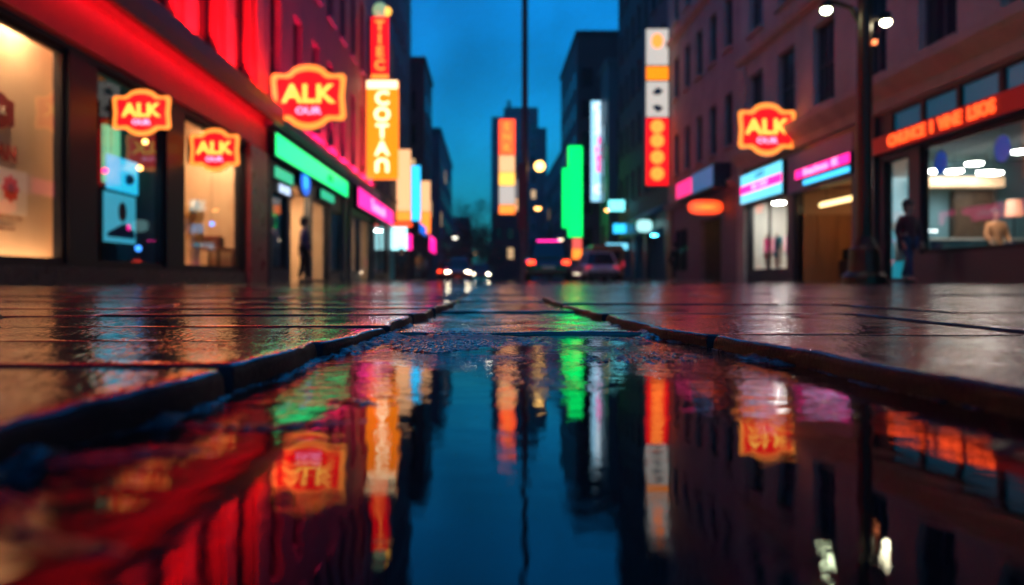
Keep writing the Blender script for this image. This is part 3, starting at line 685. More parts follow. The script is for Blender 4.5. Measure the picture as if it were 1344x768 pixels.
# right fascia signs
t = board('fascia_sign', 'long red band sign with glowing orange red lettering over the diner', 1, XR-.18, -6, 19.1, 3.10, 3.52, neon('red_band', (1,.006,.006), .10, (.45,.01,.01)), .17, rim=.01)
text('CNUNCE  I  VINE  LSOS', .36, N_redorange, t, -9.45, -.03, .21, .02, .012, 1.0)
board('fascia_sign', 'magenta sign strip with pale letters on the lavender fascia', 1, XR-.16, 19.85, 23.4, 3.12, 3.44, N_magenta, .06, 'Beachvon  IK', .27, N_pink, sx=1.55)
board('fascia_sign', 'cyan sign strip below the magenta one on the lavender fascia', 1, XR-.16, 19.85, 22.8, 2.88, 3.08, N_cyan, .06)
t = board('fascia_sign', 'cyan, magenta and cyan striped shop sign above the bright clothes window', 1, XR-.2, 24.3, 28.3, 2.85, 3.93, neon('sky_cyan', (.12,.72,1), 1.5), .18)
MB().box(-1.97,1.97,-.028,-.016,.36,.66).build('stripe', N_magenta, t); text('BIG  STEP', .24, N_pink, t, 0, -.04, .51, .006, .01, 1.5)
text('A BCF', .22, mat('ink_blue2', (.01,.08,.3), .5), t, 0, -.022, .87, .006, .004, 1.6)
t = thing('oval_sign', 'small glowing red orange oval sign jutting over the dark door', 'sign', (8.86, 31.0, 3.04), 0)
ov = [(.74*math.copysign(abs(math.cos(a))**.6, math.cos(a)), .31*math.copysign(abs(math.sin(a))**.75, math.sin(a))) for a in [2*math.pi*i/32 for i in range(32)]]
MB().prism(ov, 0, .14).build('sign_case', black_metal, t); MB().prism([(x*.95, z*.93) for x, z in ov], -.014, -.002).build('face', neon('oval_red', (1,.06,.004), 2.2), t)
text('CEMIC', .24, N_orange, t, 0, -.024, 0, .006, .006, 1.3)
t = thing('awning_box', 'dark box awning with blue and magenta street face above the oval sign', 'awning', (9.58, 33, 3.72), R(-90))
MB().box(-3,3,-.68,0,0,1.0).build('box', mat('awning_navy', (.01,.02,.04), .4), t, bevel=.03)
MB().box(-.2,2.9,-.70,-.685,.1,.9).build('face', neon('dim_blue_panel', (.02,.2,.55), .45), t)
MB().box(-2.9,-.24,-.70,-.685,.15,.85).build('face', neon('hot_pink_panel', (1,.01,.2), 1.6), t)
t = thing('oval_sign', 'pale cyan oval sign jutting from the dark tower block', 'sign', (9.05, 44, 3.2), 0)
MB().prism([(x*.68, z*1.3) for x, z in ov], 0, .12).build('sign_case', black_metal, t); MB().prism([(x*.62, z*1.15) for x, z in ov], -.014, -.002).build('face', neon('pale_cyan_oval', (.45,.95,.95), 1.3), t)
for i, (lab, Y, x, z, w, h, m) in enumerate([
    ('round cyan light box, topmost of the far cluster on the right', 52, 8.8, 4.75, 1.15, .8, neon('aqua_box', (.2,.9,.95), 2.2)),
    ('slanted cyan light box in the middle of the far cluster on the right', 53, 9.3, 3.3, 1.2, .7, N_cyan),
    ('wide cyan light box, lowest of the far cluster on the right', 54, 9.15, 2.2, 1.6, .5, neon('light_cyan_box', (.2,.75,1), 1.6))]):
    t = thing('light_box', lab, 'sign', (x, Y, z), 0, 'cyan light boxes far down the right side')
    MB().box(-w/2, w/2, 0, .15, 0, h).build('sign_case', black_metal, t, bevel=.05); MB().box(-w/2+.03, w/2-.03, -.02, -.003, .03, h-.03).build('face', m, t, bevel=.008)
    MB().box(w/2-.02, max(w/2, 9.62-x), .05, .1, h*.4, h*.4+.06).build('bracket', black_metal, t)

# ================================================================== street lamps and the mast
def lamp_post(label, x, y, hh, arms, r=.06, m=black_metal, lamp_m=N_lampo, rad=.16, base=.14, top=None, name='street_lamp', group='street lamps down the street'):
    t = thing(name, label, 'street lamp', (x, y, PAVE-.005), 0, group)
    MB().lathe([(base*1.5,0),(base*1.5,.12),(base*1.1,.2),(base,.55),(base*.8,.6),(r*1.2,.75),(r,top or hh)], n=16).build('pole', m, t, smooth=False)
    for ax, az, al in arms:                 # lamp head offset, height
        s = 1 if ax > 0 else -1
        MB().tube([(0,0,az-.35),(ax*.35,0,az+.02),(ax*.75,0,az+.1),(ax,0,az+.12)], r*.4, 8).build('arm', m, t)
        MB().lathe([(.03,.16),(rad*.75,.13),(rad,.02),(rad*1.05,0)], (ax,0,az), 16).build('lamp_shade', m, t)
        MB().ball((ax,0,az-.02), rad*.82, 14, 8, .7).build('bulb', al or lamp_m, t, smooth=True)
    return t
t = lamp_post('tall dark twin armed street lamp standing before the pink shop on the right', 5.93, 12, 7.5, [(-.60,4.33,neon('lamp_greenish', (.85,1,.62), 60)),(.34,4.14,neon('lamp_pale_yellow', (1,.92,.6), 60))], r=.10, rad=.09, base=.22, m=mat('bronze_post', (.05,.03,.02), .4, .5))
MB().box(-.03,.03,-.03,.03,3.75,3.81).build('marker_light', neon('amber_marker', (1,.25,.08), 3), t).location = (.11, -.1, .0)
lamp_post('street lamp with warm globe right of the mast, in front of the far tower', 4.9, 60, 6.6, [(-.95,5.75,N_lampo)], lamp_m=N_lampo, rad=.32)
lamp_post('street lamp with small pale globe above the dark car', 6.9, 62, 4.4, [(-.95,3.4,neon('lamp_dim', (.9,.75,.5), 4))], rad=.26)
lamp_post('street lamp with amber globe beside the dark right block', 9.1, 55, 6, [(-.45,5.15,N_lampo)], rad=.24)
lamp_post('street lamp with pale globe left of the far tree', -3.9, 70, 5, [(.9,4.0,neon('lamp_pale', (.9,.85,.7), 4))], rad=.3)
lamp_post('farthest street lamp with dim orange globe beside the tree trunk', -.8, 85, 5, [(-.6,3.1,neon('lamp_dimorange', (1,.5,.2), 4))], rad=.3)
t = thing('mast', 'very tall thin mast with a maroon box, rising out of the picture', 'mast', (2.2, 45, PAVE-.005))
MB().lathe([(.34,0),(.34,.2),(.26,.25),(.22,3),(.19,8),(.18,24)], n=14).build('pole', mat('mast_paint', (.10,.06,.08), .5), t)
MB().box(-.42,.1,-.3,.3,3.0,6.9).build('cabinet', mat('maroon_paint', (.20,.02,.03), .5), t, bevel=.03)
MB().tube([(0,0,6.75),(.4,0,6.98),(.86,0,7.0)], .05, 8).build('arm', black_metal, t)
MB().ball((.87,0,6.78), .30, 16, 10).build('bulb', neon('globe_amber', (1,.55,.14), 7), t, smooth=True)
MB().tube([(-.3,0,6.6),(-1.1,0,6.6)], .04, 8).build('arm', black_metal, t)
t = vertical_sign('free hanging vertical sign on the mast, red on top and pale below', (1.14, 44.9, 3.95), .96, 5.6, [(.62,1,N_redorange),(.44,.62,N_peach),(.3,.44,N_yellow),(.1,.3,N_pale),(0,.1,N_orange)], side=1)
for i, zf in enumerate((.92,.81,.70)): text('ENK'[i], .62, N_orange, t, 0, -.032, zf*5.6, .008, .02)
vertical_sign('small dim grey and orange sign just left of the mast', (1.87, 45.6, 4.2), .42, 1.9, [(.4,1,neon('dim_grey_box', (.5,.5,.55), .5)),(0,.4,N_peach)], side=1)

# ================================================================== tree
def tree(label, x, y, h, cr, seed, n=5200):
    rnd = random.Random(seed); t = thing('street_tree', label, 'tree', (x, y, PAVE-.005))
    mb = MB(); mb.tube([(0,0,0),(.05,0,h*.2),(-.05,.05,h*.42),(.05,0,h*.75)], [.2,.15,.12,.04], 9)
    tips = []
    for i in range(11):
        a = rnd.uniform(0, 6.28); z0 = h*rnd.uniform(.25,.6); l = cr*rnd.uniform(.6,1)
        p = [(0,0,z0),(math.cos(a)*l*.5, math.sin(a)*l*.5, z0+l*.35),(math.cos(a)*l, math.sin(a)*l, z0+l*rnd.uniform(.4,.9))]
        mb.tube(p, [.06,.04,.015], 6); tips += [p[1], p[2]]
    mb.build('trunk', mat('bark', (.035,.025,.02), .9, bump=.01, bscale=20), t)
    tips += [(rnd.gauss(0,cr*.35), rnd.gauss(0,cr*.35), h*rnd.uniform(.4,.97)) for _ in range(22)]
    lf = MB()
    for i in range(n):
        c = rnd.choice(tips); s = cr*.26
        p = Vector((c[0]+rnd.gauss(0,s), c[1]+rnd.gauss(0,s), c[2]+rnd.gauss(0,s*.8)))
        u = Vector((rnd.gauss(0,1), rnd.gauss(0,1), rnd.gauss(0,1))).normalized(); w = u.orthogonal().normalized(); q = rnd.uniform(.06,.12)
        lf.add([p-u*q, p+w*q*.5, p+u*q, p-w*q*.5], [(0,1,2,3)])
    lf.build('crown', mat('dark_leaves', (.02,.035,.02), .5, var=.4, vscale=2), t)
tree('dark bushy street tree left of the far tower', -1.6, 72, 7.4, 1.9, 3)
tree('smaller street tree at the foot of the maroon block', .2, 80, 5.2, 1.6, 9, 3600)
tree('thin street tree beside the farthest left block', -4.0, 88, 6.0, 1.3, 12, 2600)

# ================================================================== cars
def loft(mb, rings):
    n = len(rings[0]); vs = [p for r in rings for p in r]; fs = []
    for i in range(len(rings)-1):
        for k in range(n): fs.append((i*n+k, i*n+(k+1) % n, (i+1)*n+(k+1) % n, (i+1)*n+k))
    fs += [tuple(range(n-1, -1, -1)), tuple(range((len(rings)-1)*n, len(rings)*n))]
    return mb.add(vs, fs)
tyre_m = mat('tyre_rubber', (.012,.012,.013), .7); rim_m = mat('alloy_rim', (.4,.4,.42), .3, .9)
def car(label, x, y, rz, paint, L_=4.4, W=1.82, hh=1.5, tail=True, tails=3., head=0., suv=False):
    t = thing('car', label, 'car', (x, y, PAVE+.003), rz, 'cars in the street')
    hw = W/2; belt = hh*.60; g = .2
    st = [(-L_/2,.75,.42,.62),(-L_/2+.12,.93,.30,belt-.08),(-L_*.36,1,.22,belt),(-L_*.1,1,.2,belt+.01),(L_*.16,1,.2,belt-.02),(L_*.30,.99,.22,belt-.10),(L_/2-.18,.93,.26,belt-.24),(L_/2,.74,.38,belt-.36)]
    rings = []
    for yy, k_, zb, zt in st:
        w_ = hw*k_; m_ = (zb+zt)/2
        rings.append([(-w_*.86,yy,zb),(-w_,yy,zb+.12),(-w_*1.0,yy,m_),(-w_*.97,yy,zt-.05),(-w_*.86,yy,zt),(w_*.86,yy,zt),(w_*.97,yy,zt-.05),(w_,yy,m_),(w_,yy,zb+.12),(w_*.86,yy,zb)])
    loft(MB(), rings).build('body', paint, t, smooth=None, bevel=.0)
    rear0 = -L_/2+(.16 if suv else .42)
    cab = [(rear0,.80,belt-.02,belt+.01),(rear0+(.22 if suv else .42),.78,belt-.02,hh-.05),(-L_*.12,.76,belt-.02,hh),(L_*.04,.76,belt-.02,hh-.03),(L_*.26,.80,belt-.1,belt-.06)]
    rings = []
    for yy, k_, zb, zt in cab:
        w_ = hw*k_; q = (zt-belt)/(hh-belt); top = w_*(1-.16*max(0,q))
        rings.append([(-w_*1.06,yy,zb),(-top,yy,zt-.04),(-top*.88,yy,zt),(top*.88,yy,zt),(top,yy,zt-.04),(w_*1.06,yy,zb)])
    cb = loft(MB(), rings).build('cabin', mat('car_glass', (.01,.015,.02), .06, spec=.9), t, smooth=None)
    MB().add([(-hw*.60,rear0+.46,hh-.03),(hw*.60,rear0+.46,hh-.03),(hw*.60,L_*.03,hh-.015),(-hw*.60,L_*.03,hh-.015),
              (-hw*.56,rear0+.52,hh+.02),(hw*.56,rear0+.52,hh+.02),(hw*.56,L_*.0,hh+.03),(-hw*.56,L_*.0,hh+.03)],
             [(0,1,5,4),(1,2,6,5),(2,3,7,6),(3,0,4,7),(4,5,6,7)]).build('roof', paint, t)
    for s in (-1,1):
        for pa, pb, rr in (((s*hw*.84,rear0+.02,belt),(s*hw*.66,rear0+.40,hh-.03),.035), ((s*hw*.83,L_*.25,belt-.05),(s*hw*.65,L_*.04,hh-.05),.03), ((s*hw*.83,-L_*.05,belt),(s*hw*.665,-L_*.05,hh-.03),.03)):
            MB().tube([pa, pb], rr, 6).build('pillar', paint, t)
    for s in (-1,1):
        for yy in (-L_*.31, L_*.31):
            w_ = MB(); w_.lathe([(.2,-.1),(.31,-.11),(.335,-.06),(.335,.06),(.31,.11),(.2,.1)], n=24)
            wo = w_.build('wheel', tyre_m, t); wo.rotation_euler = (0, R(90), 0); wo.location = (s*(hw-.1), yy, .335)
            rm = MB().lathe([(.05,.09*s),(.2,.075*s),(.205,.105*s),(.04,.115*s)], n=20).build('rim', rim_m, wo)
        MB().box(-.07,.07,-.05,.05,-.05,.05).build('wing_mirror', paint, t, bevel=.02).location = (s*(hw+.05), L_*.2, belt+.06)
        tl = MB().box(-.16,.16,-.03,.02,-.09,.09).build('tail_light', neon('tail_light_red', (1,.05,.01), tails) if tails > 1 else neon('tail_light_dim', (1,.02,.04), .5), t, bevel=.02); tl.location = (s*hw*.74, -L_/2+.05, belt-.2)
        hl = MB().box(-.15,.15,-.02,.03,-.06,.06).build('headlight', neon('headlight_on', (1,.86,.6), 25) if head else mat('headlight_off', (.5,.5,.5), .1), t, bevel=.02); hl.location = (s*hw*.70, L_/2-.06, belt-.33)
    MB().box(-hw*.82,hw*.82,-L_/2-.04,-L_/2+.1,.32,.46).build('bumper', mat('bumper_grey', (.04,.04,.045), .5), t, bevel=.02)
    MB().box(-.26,.26,-L_/2-.015,-L_/2+.02,.52,.64).build('number_plate', mat('plate_white', (.5,.5,.45), .4), t)
    if suv: MB().box(-hw*.5,hw*.5,0,.04,0,.04).build('roof_glow_bar', neon('pink_roof_glow', (1,.02,.35), 5), t).location = (0, rear0+.4, hh+.03)  # added glowing bar gives the pink on the roof
    return t
car_dark = mat('black_car_paint', (.012,.01,.014), .2, coat=1); car_silver = mat('silver_car_paint', (.62,.64,.70), .35, .1, coat=1); car_red = mat('red_car_paint', (.45,.01,.01), .25, coat=1)
car('dark car with a glowing orange tail light, nearest of the parked cars', 2.62, 33, R(-4), car_dark, hh=1.62, W=1.9, suv=True, tails=5)
car('silver parked car seen from behind, right of the dark car', 5.45, 39, R(3), car_silver, hh=1.42, tails=.5)
car('red car with bright headlights coming up the street', -1.95, 52, R(180), car_red, hh=1.5, head=1)
car('second oncoming car with headlights, behind the red one', -.6, 66, R(180), mat('dark_red_paint', (.12,.01,.02), .25, coat=1), hh=1.45, head=1)
car('red hatchback seen from behind with both tail lights lit, far down on the left', -2.95, 60, 0, mat('bright_red_paint', (.7,.01,.01), .25, coat=1), hh=1.5, tails=9)
# amber van behind the silver car
t = thing('delivery_van', 'orange panel van parked behind the silver car', 'van', (7.0-.2, 45.5, PAVE+.003), 0, 'cars in the street')
van_m = mat('orange_van_paint', (.5,.2,.06), .35, coat=.5)
loft(MB(), [[(-.95*a,yy,.3),(-.98*a,yy,1.0),(-.95*a,yy,zt-.2),(-.8*a,yy,zt),(.8*a,yy,zt),(.95*a,yy,zt-.2),(.98*a,yy,1.0),(.95*a,yy,.3)] for yy, zt, a in [(-2.4,1.95,.96),(-2.3,2.05,1),(1.0,2.05,1),(1.7,1.75,.98),(2.1,1.15,.97),(2.6,1.0,.9)]]).build('body', van_m, t, smooth=None)
MB().box(-.7,.7,-2.43,-2.405,1.2,1.7).build('rear_window', mat('car_glass'), t)
for s in (-1,1):
    MB().box(s*.86-.06,s*.86+.06,-2.44,-2.39,.8,1.1).build('tail_light', neon('tail_light_dim', (1,.02,.04), .5), t)
    for yy in (-1.5,1.6):
        wo = MB().lathe([(.2,-.1),(.32,-.11),(.34,-.06),(.34,.06),(.32,.11),(.2,.1)], n=20).build('wheel', tyre_m, t); wo.rotation_euler = (0,R(90),0); wo.location = (s*.88, yy, .34)

# ================================================================== people
def skinned(name, verts, edges, radii, m, parent, sub=1, root=0):
    bm = bmesh.new(); lay = bm.verts.layers.skin.verify(); bv = [bm.verts.new(v) for v in verts]
    for a, b_ in edges: bm.edges.new((bv[a], bv[b_]))
    for i, (v, r) in enumerate(zip(bv, radii)):
        v[lay].radius = (r, r) if not isinstance(r, tuple) else r; v[lay].use_root = (i == root)
    me = bpy.data.meshes.new(name); bm.to_mesh(me); bm.free()
    o = bpy.data.objects.new('tmp', me); COL.objects.link(o)
    sk = o.modifiers.new('s', 'SKIN'); sk.use_smooth_shade = True; sb = o.modifiers.new('u', 'SUBSURF'); sb.levels = sub; sb.render_levels = sub
    dg = bpy.context.evaluated_depsgraph_get(); me2 = bpy.data.meshes.new_from_object(o.evaluated_get(dg)); bpy.data.objects.remove(o)
    me2.materials.clear(); me2.materials.append(m); me2.name = name
    o = bpy.data.objects.new(name, me2); COL.objects.link(o); o.parent = parent
    return o
def person(label, x, y, rz, top_m, leg_m, z=PAVE, stride=.18, arm=0., scale=1., sit=False, hair=True, group='people on the pavement'):
    t = thing('person', label, 'person', (x, y, z), rz, group)
    P = []; E = []; Rr = []
    def v(p, r, link=None):
        P.append(p); Rr.append(r)
        if link is not None: E.append((link, len(P)-1))
        return len(P)-1
    hz = .93 if not sit else .52
    pel = v((0,0,hz), .135); sp = v((0,0,hz+.18), .125, pel); ch = v((0,.01,hz+.40), .15, sp); nk0 = v((0,0,hz+.53), .075, ch); nk = v((0,.01,hz+.60), .052, nk0)
    hd = v((0,.02,hz+.68), .078, nk); hd2 = v((0,.015,hz+.76), .098, hd); hd3 = v((0,.0,hz+.83), .072, hd2)
    v((0,.118,hz+.715), .014, hd)   # nose
    for s in (-1,1): v((s*.094,0,hz+.735), .016, hd2)   # ears
    hands = []
    for s in (-1,1):
        sh = v((s*.19,0,hz+.46), .062, ch); sw = s*stride*.8
        el = v((s*.25,-sw*.5+arm*.1,hz+.18), .045, sh); wr = v((s*.24,-sw*.2+.12+arm*.2,hz-.05+arm*.25), .030, el)
        hn = v((s*.235,-sw*.2+.15+arm*.2,hz-.12+arm*.27), .034, wr); hands.append(hn)
        for j, (fx, l) in enumerate([(-.024,.065),(-.008,.078),(.008,.074),(.024,.058)]):
            f1 = v((s*(.235+.0*fx), P[hn][1]+.012+fx, P[hn][2]-.045), .0095, hn); v((s*.222, P[hn][1]+.012+fx+.006, P[hn][2]-.045-l*.6), .008, f1)
        v((s*.21, P[hn][1]+.045, P[hn][2]-.035), .010, hn)
    for s in (-1,1):
        hp = v((s*.095,0,hz-.05), .105, pel)
        if sit:
            kn = v((s*.12,.42,hz-.02), .065, hp); an = v((s*.12,.44,.10), .042, kn); toe = v((s*.13,.60,.045), .040, an)
        else:
            st_ = s*stride; kn = v((s*.10,st_*.55+.03,.49), .064, hp); an = v((s*.10,st_*1.0-.02,.09), .042, kn); toe = v((s*.11,st_*1.0+.14,.04), .038, an)
    P = [(a*scale, b_*scale, c*scale) for a, b_, c in P]; Rr = [r*scale for r in Rr]
    skinned('body', P, E, Rr, skin, t)
    # clothing
    i = lambda *n: [P[k] for k in n]
    arms0 = 11
    A = []; AE = []; AR = []
    def a(p, r, link=None):
        A.append(p); AR.append(r*scale)
        if link is not None: AE.append((link, len(A)-1))
        return len(A)-1
    p0 = a(tuple(np.array(P[0])+(0,0,-.02)), .165); p1 = a(P[1], .155, p0); p2 = a(P[2], .175, p1); p3 = a(tuple(np.array(P[3])+(0,0,-.01)), .09, p2)
    idx_arm = []
    off = 11
    for s in (0,1):
        base = off + s*(4+9)
        q = a(P[base], .082, p2); q = a(P[base+1], .066, q); a(tuple(np.array(P[base+2])), .05, q)
    if not sit: a((0,0,(hz-.24)*scale), .17, p0)
    skinned('coat', A, AE, AR, top_m, t)
    legbase = off + 2*13
    A2 = [tuple(np.array(P[0])+(0,0,-.03))]; AE2 = []; AR2 = [.15*scale]
    for s in (0,1):
        b0 = legbase + s*4; o_ = len(A2)
        A2 += [P[b0], P[b0+1], tuple(np.array(P[b0+2])+(0,0,.03))]; AR2 += [.118*scale,.08*scale,.062*scale]; AE2 += [(0,o_),(o_,o_+1),(o_+1,o_+2)]
    skinned('trousers', A2, AE2, AR2, leg_m, t)
    for s in (0,1):
        b0 = legbase + s*4
        skinned('shoe', [tuple(np.array(P[b0+2])+(0,-.03,-.035)), tuple(np.array(P[b0+2])+(0,.06,-.045)), P[b0+3]], [(0,1),(1,2)], [.045,.05,.042], black_metal, t)
    if hair:
        hb = MB(); c0 = np.array(P[6])
        hb.ball((c0[0], c0[1]-.028, c0[2]+.025), .112*scale, 16, 10, 1.08); hb.ball((c0[0], c0[1]-.06, c0[2]-.06), .075*scale, 12, 8, 1.4)
        hb.build('hair', hair_m, t, smooth=True)
    for s in (-1,1):
        MB().ball((s*.034*scale, P[6][1]+.082*scale, P[6][2]-.012), .011, 8, 6).build('eye', mat('eye_dark', (.02,.015,.01), .2), t)
    return t
cloth = lambda n, c: mat(n, c, .85, bump=.003, bscale=40)
person('woman in a dark maroon coat and blue jeans walking past the diner window', 9.15, 16.6, R(200), cloth('maroon_coat', (.08,.02,.03)), cloth('blue_jeans', (.02,.05,.13)), scale=1.0)
person('person in a violet jacket standing in the doorway of the green shop', -5.05, 21.0, R(-70), cloth('violet_jacket', (.10,.06,.16)), cloth('black_trousers', (.012,.012,.016)), stride=.10)
person('person in black standing in front of the brown stone building', 8.7, 35.5, R(40), cloth('black_coat', (.01,.01,.014)), cloth('charcoal_trousers', (.015,.015,.018)), stride=.12)
person('person in a teal jacket walking away in front of the bright white panel', -4.7, 41.5, R(0), cloth('teal_jacket', (.02,.12,.14)), cloth('dark_trousers', (.02,.02,.03)))
person('person in an orange coat walking beside the one in teal', -4.1, 46, R(180), cloth('orange_coat', (.45,.13,.03)), cloth('grey_trousers', (.05,.05,.06)))
person('person in a pale raincoat far along the left pavement', -4.4, 52.5, R(170), cloth('pale_coat', (.4,.4,.42)), cloth('brown_trousers', (.05,.03,.02)))
person('person in a blue shirt seated at a table inside the diner', 11.9, 16.2, R(100), cloth('blue_shirt', (.04,.15,.35)), cloth('navy_trousers', (.01,.015,.03)), z=.06, sit=True, group='people in the diner')
person('person in an orange top standing behind the diner counter', 12.6, 18.9, R(180), cloth('orange_top', (.5,.2,.08)), cloth('tan_trousers', (.2,.13,.08)), z=.06, arm=.3, stride=.02, group='people in the diner')

# ================================================================== shop interiors
def ceiling_disc(label, x, y, z, r, m, cat='ceiling lamp', drop=.0, group=None):
    t = thing('ceiling_lamp', label, cat, (x, y, z), 0, group)
    MB().lathe([(r*.9,0),(r,.01),(r,.04)], n=20).build('diffuser', m, t); MB().lathe([(r*1.08,.042),(r*1.08,.07),(r*.3,.09)], n=20).build('housing', grey_metal, t)
    if drop: MB().tube([(0,0,.08),(0,0,drop)], .008, 6).build('cord', black_metal, t)
    return t
# window 1: warm display wall with posters
down = neon('downlight_warm', (1,.64,.36), 300)
for i, y in enumerate((2.4, 4.2, 6.0, 7.8, 9.45)):
    ceiling_disc(['warm ceiling lamp over the near end of the beige display wall','warm ceiling lamp second along the beige display wall','warm ceiling lamp in the middle of the beige display wall','warm ceiling lamp fourth along the beige display wall','warm ceiling lamp above the flower poster'][i], -5.76, y, 3.52, .15, down, group='warm lamps over the beige display wall')
ls = MB().box(10.6, 19.3, .30, .36, .13, .16).build('light_strip', neon('warm_fill_strip', (1,.62,.34), 40), L1.root)  # unseen strip below the sill, added to even out light on the wall
def wall_poster(name, label, side, X, Yc, zc, w, h, m, group=None, th=.02):
    t = thing(name, label, 'poster', (X, Yc, zc), R(90) if side < 0 else R(-90), group)
    MB().box(-w/2, w/2, 0, th, -h/2, h/2).build('sheet', m, t); return t
paper = mat('cream_paper', (.75,.62,.48), .8); rust = mat('rust_ink', (.28,.025,.01), .7); orange_ink = mat('orange_ink', (.65,.05,.01), .7); brown_ink = mat('brown_ink', (.16,.06,.04), .7)
t = wall_poster('poster', 'cream poster with an orange red flower on the beige wall', -1, XL-.515, 9.36, 1.18, .86, .56, paper)
MB().prism([((.155+.02*math.cos(8*a))*math.cos(a)+.09, (.155+.02*math.cos(8*a))*math.sin(a)+.03) for a in [2*math.pi*i/48 for i in range(48)]], -.006, -.002).build('flower', orange_ink, t)
MB().prism([(.07*math.cos(a)+.09, .07*math.sin(a)+.03) for a in [2*math.pi*i/24 for i in range(24)]], -.01, -.007).build('flower_centre', rust, t)
text('COFFEE', .06, brown_ink, t, -.28, -.005, .12, .002)
t = thing('wall_lettering', 'large rust brown letters above the flower poster', 'lettering', (XL-.53, 9.15, 1.64), R(90)); text('CEAAN', .27, rust, t, 0, 0, 0, .008, .008, 1.0)
t = thing('wall_lettering', 'small brown lines of lettering below the flower poster', 'lettering', (XL-.53, 9.4, .80), R(90)); text('open the house daily', .075, brown_ink, t, 0, 0, .06, .003, 0); text('daily mood', .07, brown_ink, t, 0, 0, -.08, .003)
t = thing('wall_badge', 'small dark red badge with pale letters high on the beige wall', 'sign', (XL-.50, 9.2, 2.14), R(90))
MB().prism(shield(.62,.44), 0, .03).build('plate', mat('dark_red_enamel', (.25,.02,.02), .4), t); text('ALK', .15, paper, t, 0, -.006, 0, .003)
# window 2: dark, blue posters
t = thing('hanging_poster', 'glowing light blue poster board hanging inside the dark shop window', 'poster', (-5.86, 12.3, 1.05), R(90))
MB().box(-.52,.50,0,.04,.45,.98).build('sheet', neon('blue_poster', (.01,.50,.80), 1.3), t); MB().tube([(-.4,.02,.98),(-.4,.02,2.05)], .006, 6).tube([(.4,.02,.98),(.4,.02,2.05)], .006, 6).build('cord', black_metal, t)
MB().ball((.1,-.03,.66), .08, 12, 8, 1.1).build('emblem', mat('ink_blue'), t)
t = thing('hanging_poster', 'pale blue poster with a brown face like emblem below the glowing one', 'poster', (-5.92, 12.3, .68), R(90))
MB().box(-.50,.52,0,.03,0,.78).build('sheet', neon('pale_blue_poster_glow', (.05,.45,.62), .8), t)  # poster's brightness is put in as emission
MB().prism([(.13*math.cos(a)+.05, .16*math.sin(a)+.5) for a in [2*math.pi*i/20 for i in range(20)]], -.012, -.002).build('emblem', brown_ink, t)
MB().prism([(-.44,.08),(.46,.08),(.46,.2),(.1,.32),(-.44,.14)], -.012, -.002).build('emblem', mat('slate_blue_ink', (.02,.09,.18), .6), t)
MB().box(.2,.3,-.012,-.002,.22,.3).build('emblem', N_magenta, t)
t = thing('reflection_panel', 'added green panel standing in for a neon reflection behind the blue posters', 'sign', (-6.3, 13.0-.15, 1.7), R(90)); MB().box(-.28,.22,0,.06,0,.95).build('face', N_mint, t); MB().box(-.3,.24,.062,.1,-1.6,.97).build('stand', black_metal, t)  # glowing panels added in place of neon reflected in the glass
t = thing('reflection_panel', 'added blue panel standing in for a neon reflection left of the green one', 'sign', (-6.3, 12.1, 1.72), R(90)); MB().box(-.2,.2,0,.06,0,.65).build('face', neon('blue_reflection_glow', (.03,.2,.32), .6), t); MB().box(-.22,.22,.062,.1,-1.62,.67).build('stand', black_metal, t)
def fairy(label, x, y, z, m, r=.045, group='small round lamps in the shop windows'):
    t = thing('pendant_lamp', label, 'lamp', (x, y, z), 0, group); MB().ball((0,0,0), r, 12, 8).build('bulb', m, t, smooth=True); MB().tube([(0,0,r),(0,0,3.1-z)], .005, 6).build('cord', black_metal, t)
fairy('amber globe lamp above the blue poster, right side of the dark window', -5.75, 12.6, 1.93, N_lampo)
fairy('amber globe lamp just under the badge sign in the dark window', -5.75, 13.0-.2, 2.4, N_lampo)
fairy('added pink globe standing in for a reflection at the left end of the blue poster', -5.75, 11.45, 1.72, neon('pink_reflection_globe', (1,.02,.2), 4))  # glowing ball added for a pink reflection in the glass
fairy('blue globe lamp low in the dark window', -5.75, 12.55, .6, neon('blue_globe', (.05,.3,1), 3), .05)
fairy('blue globe lamp beside the mannequin', -5.75, 15.9, 1.25, neon('blue_globe', (.05,.3,1), 3), .05)
# window 3: warm, mannequin
ceiling_disc('warm ceiling lamp over the mannequin', -5.9, 14.9, 3.38, .16, down, group='warm lamps in the mannequin window')
ceiling_disc('warm ceiling lamp at the right end of the mannequin window', -5.9, 16.6, 3.38, .16, down, group='warm lamps in the mannequin window')
def mannequin(label, x, y, rz, z, m, group):
    t = thing('mannequin', label, 'mannequin', (x, y, z), rz, group)
    V = [(0,0,1.0),(0,0,1.18),(0,0,1.42),(0,0,1.52),(0,0,1.62),(.19,0,1.42),(.25,.02,1.15),(.24,.06,.9),(-.19,0,1.42),(-.25,.02,1.15),(-.22,.1,.92),(.09,0,.9),(.10,.03,.5),(.10,.0,.1),(-.09,0,.9),(-.10,-.02,.5),(-.10,-.04,.1)]
    E = [(0,1),(1,2),(2,3),(3,4),(2,5),(5,6),(6,7),(2,8),(8,9),(9,10),(0,11),(11,12),(12,13),(0,14),(14,15),(15,16)]
    skinned('body', V, E, [.14,.12,.15,.06,.09,.06,.045,.03,.06,.045,.03,.1,.065,.04,.1,.065,.04], mat('mannequin_shell', (.6,.5,.42), .35), t)
    skinned('garment', V[:3]+[V[5],V[6],V[8],V[9],(0,0,.72)], [(0,1),(1,2),(2,3),(3,4),(2,5),(5,6),(0,7)], [.17,.14,.17,.08,.065,.08,.065,.2], m, t)
    MB().lathe([(.24,0),(.24,.02),(.02,.03),(.015,.1)], n=20).build('stand', steel, t)
mannequin('mannequin in a mustard and cream outfit in the warm window', -5.93, 15.45, R(80), .12, mat('mustard_cloth', (.55,.33,.10), .8), 'mannequins in shop windows')
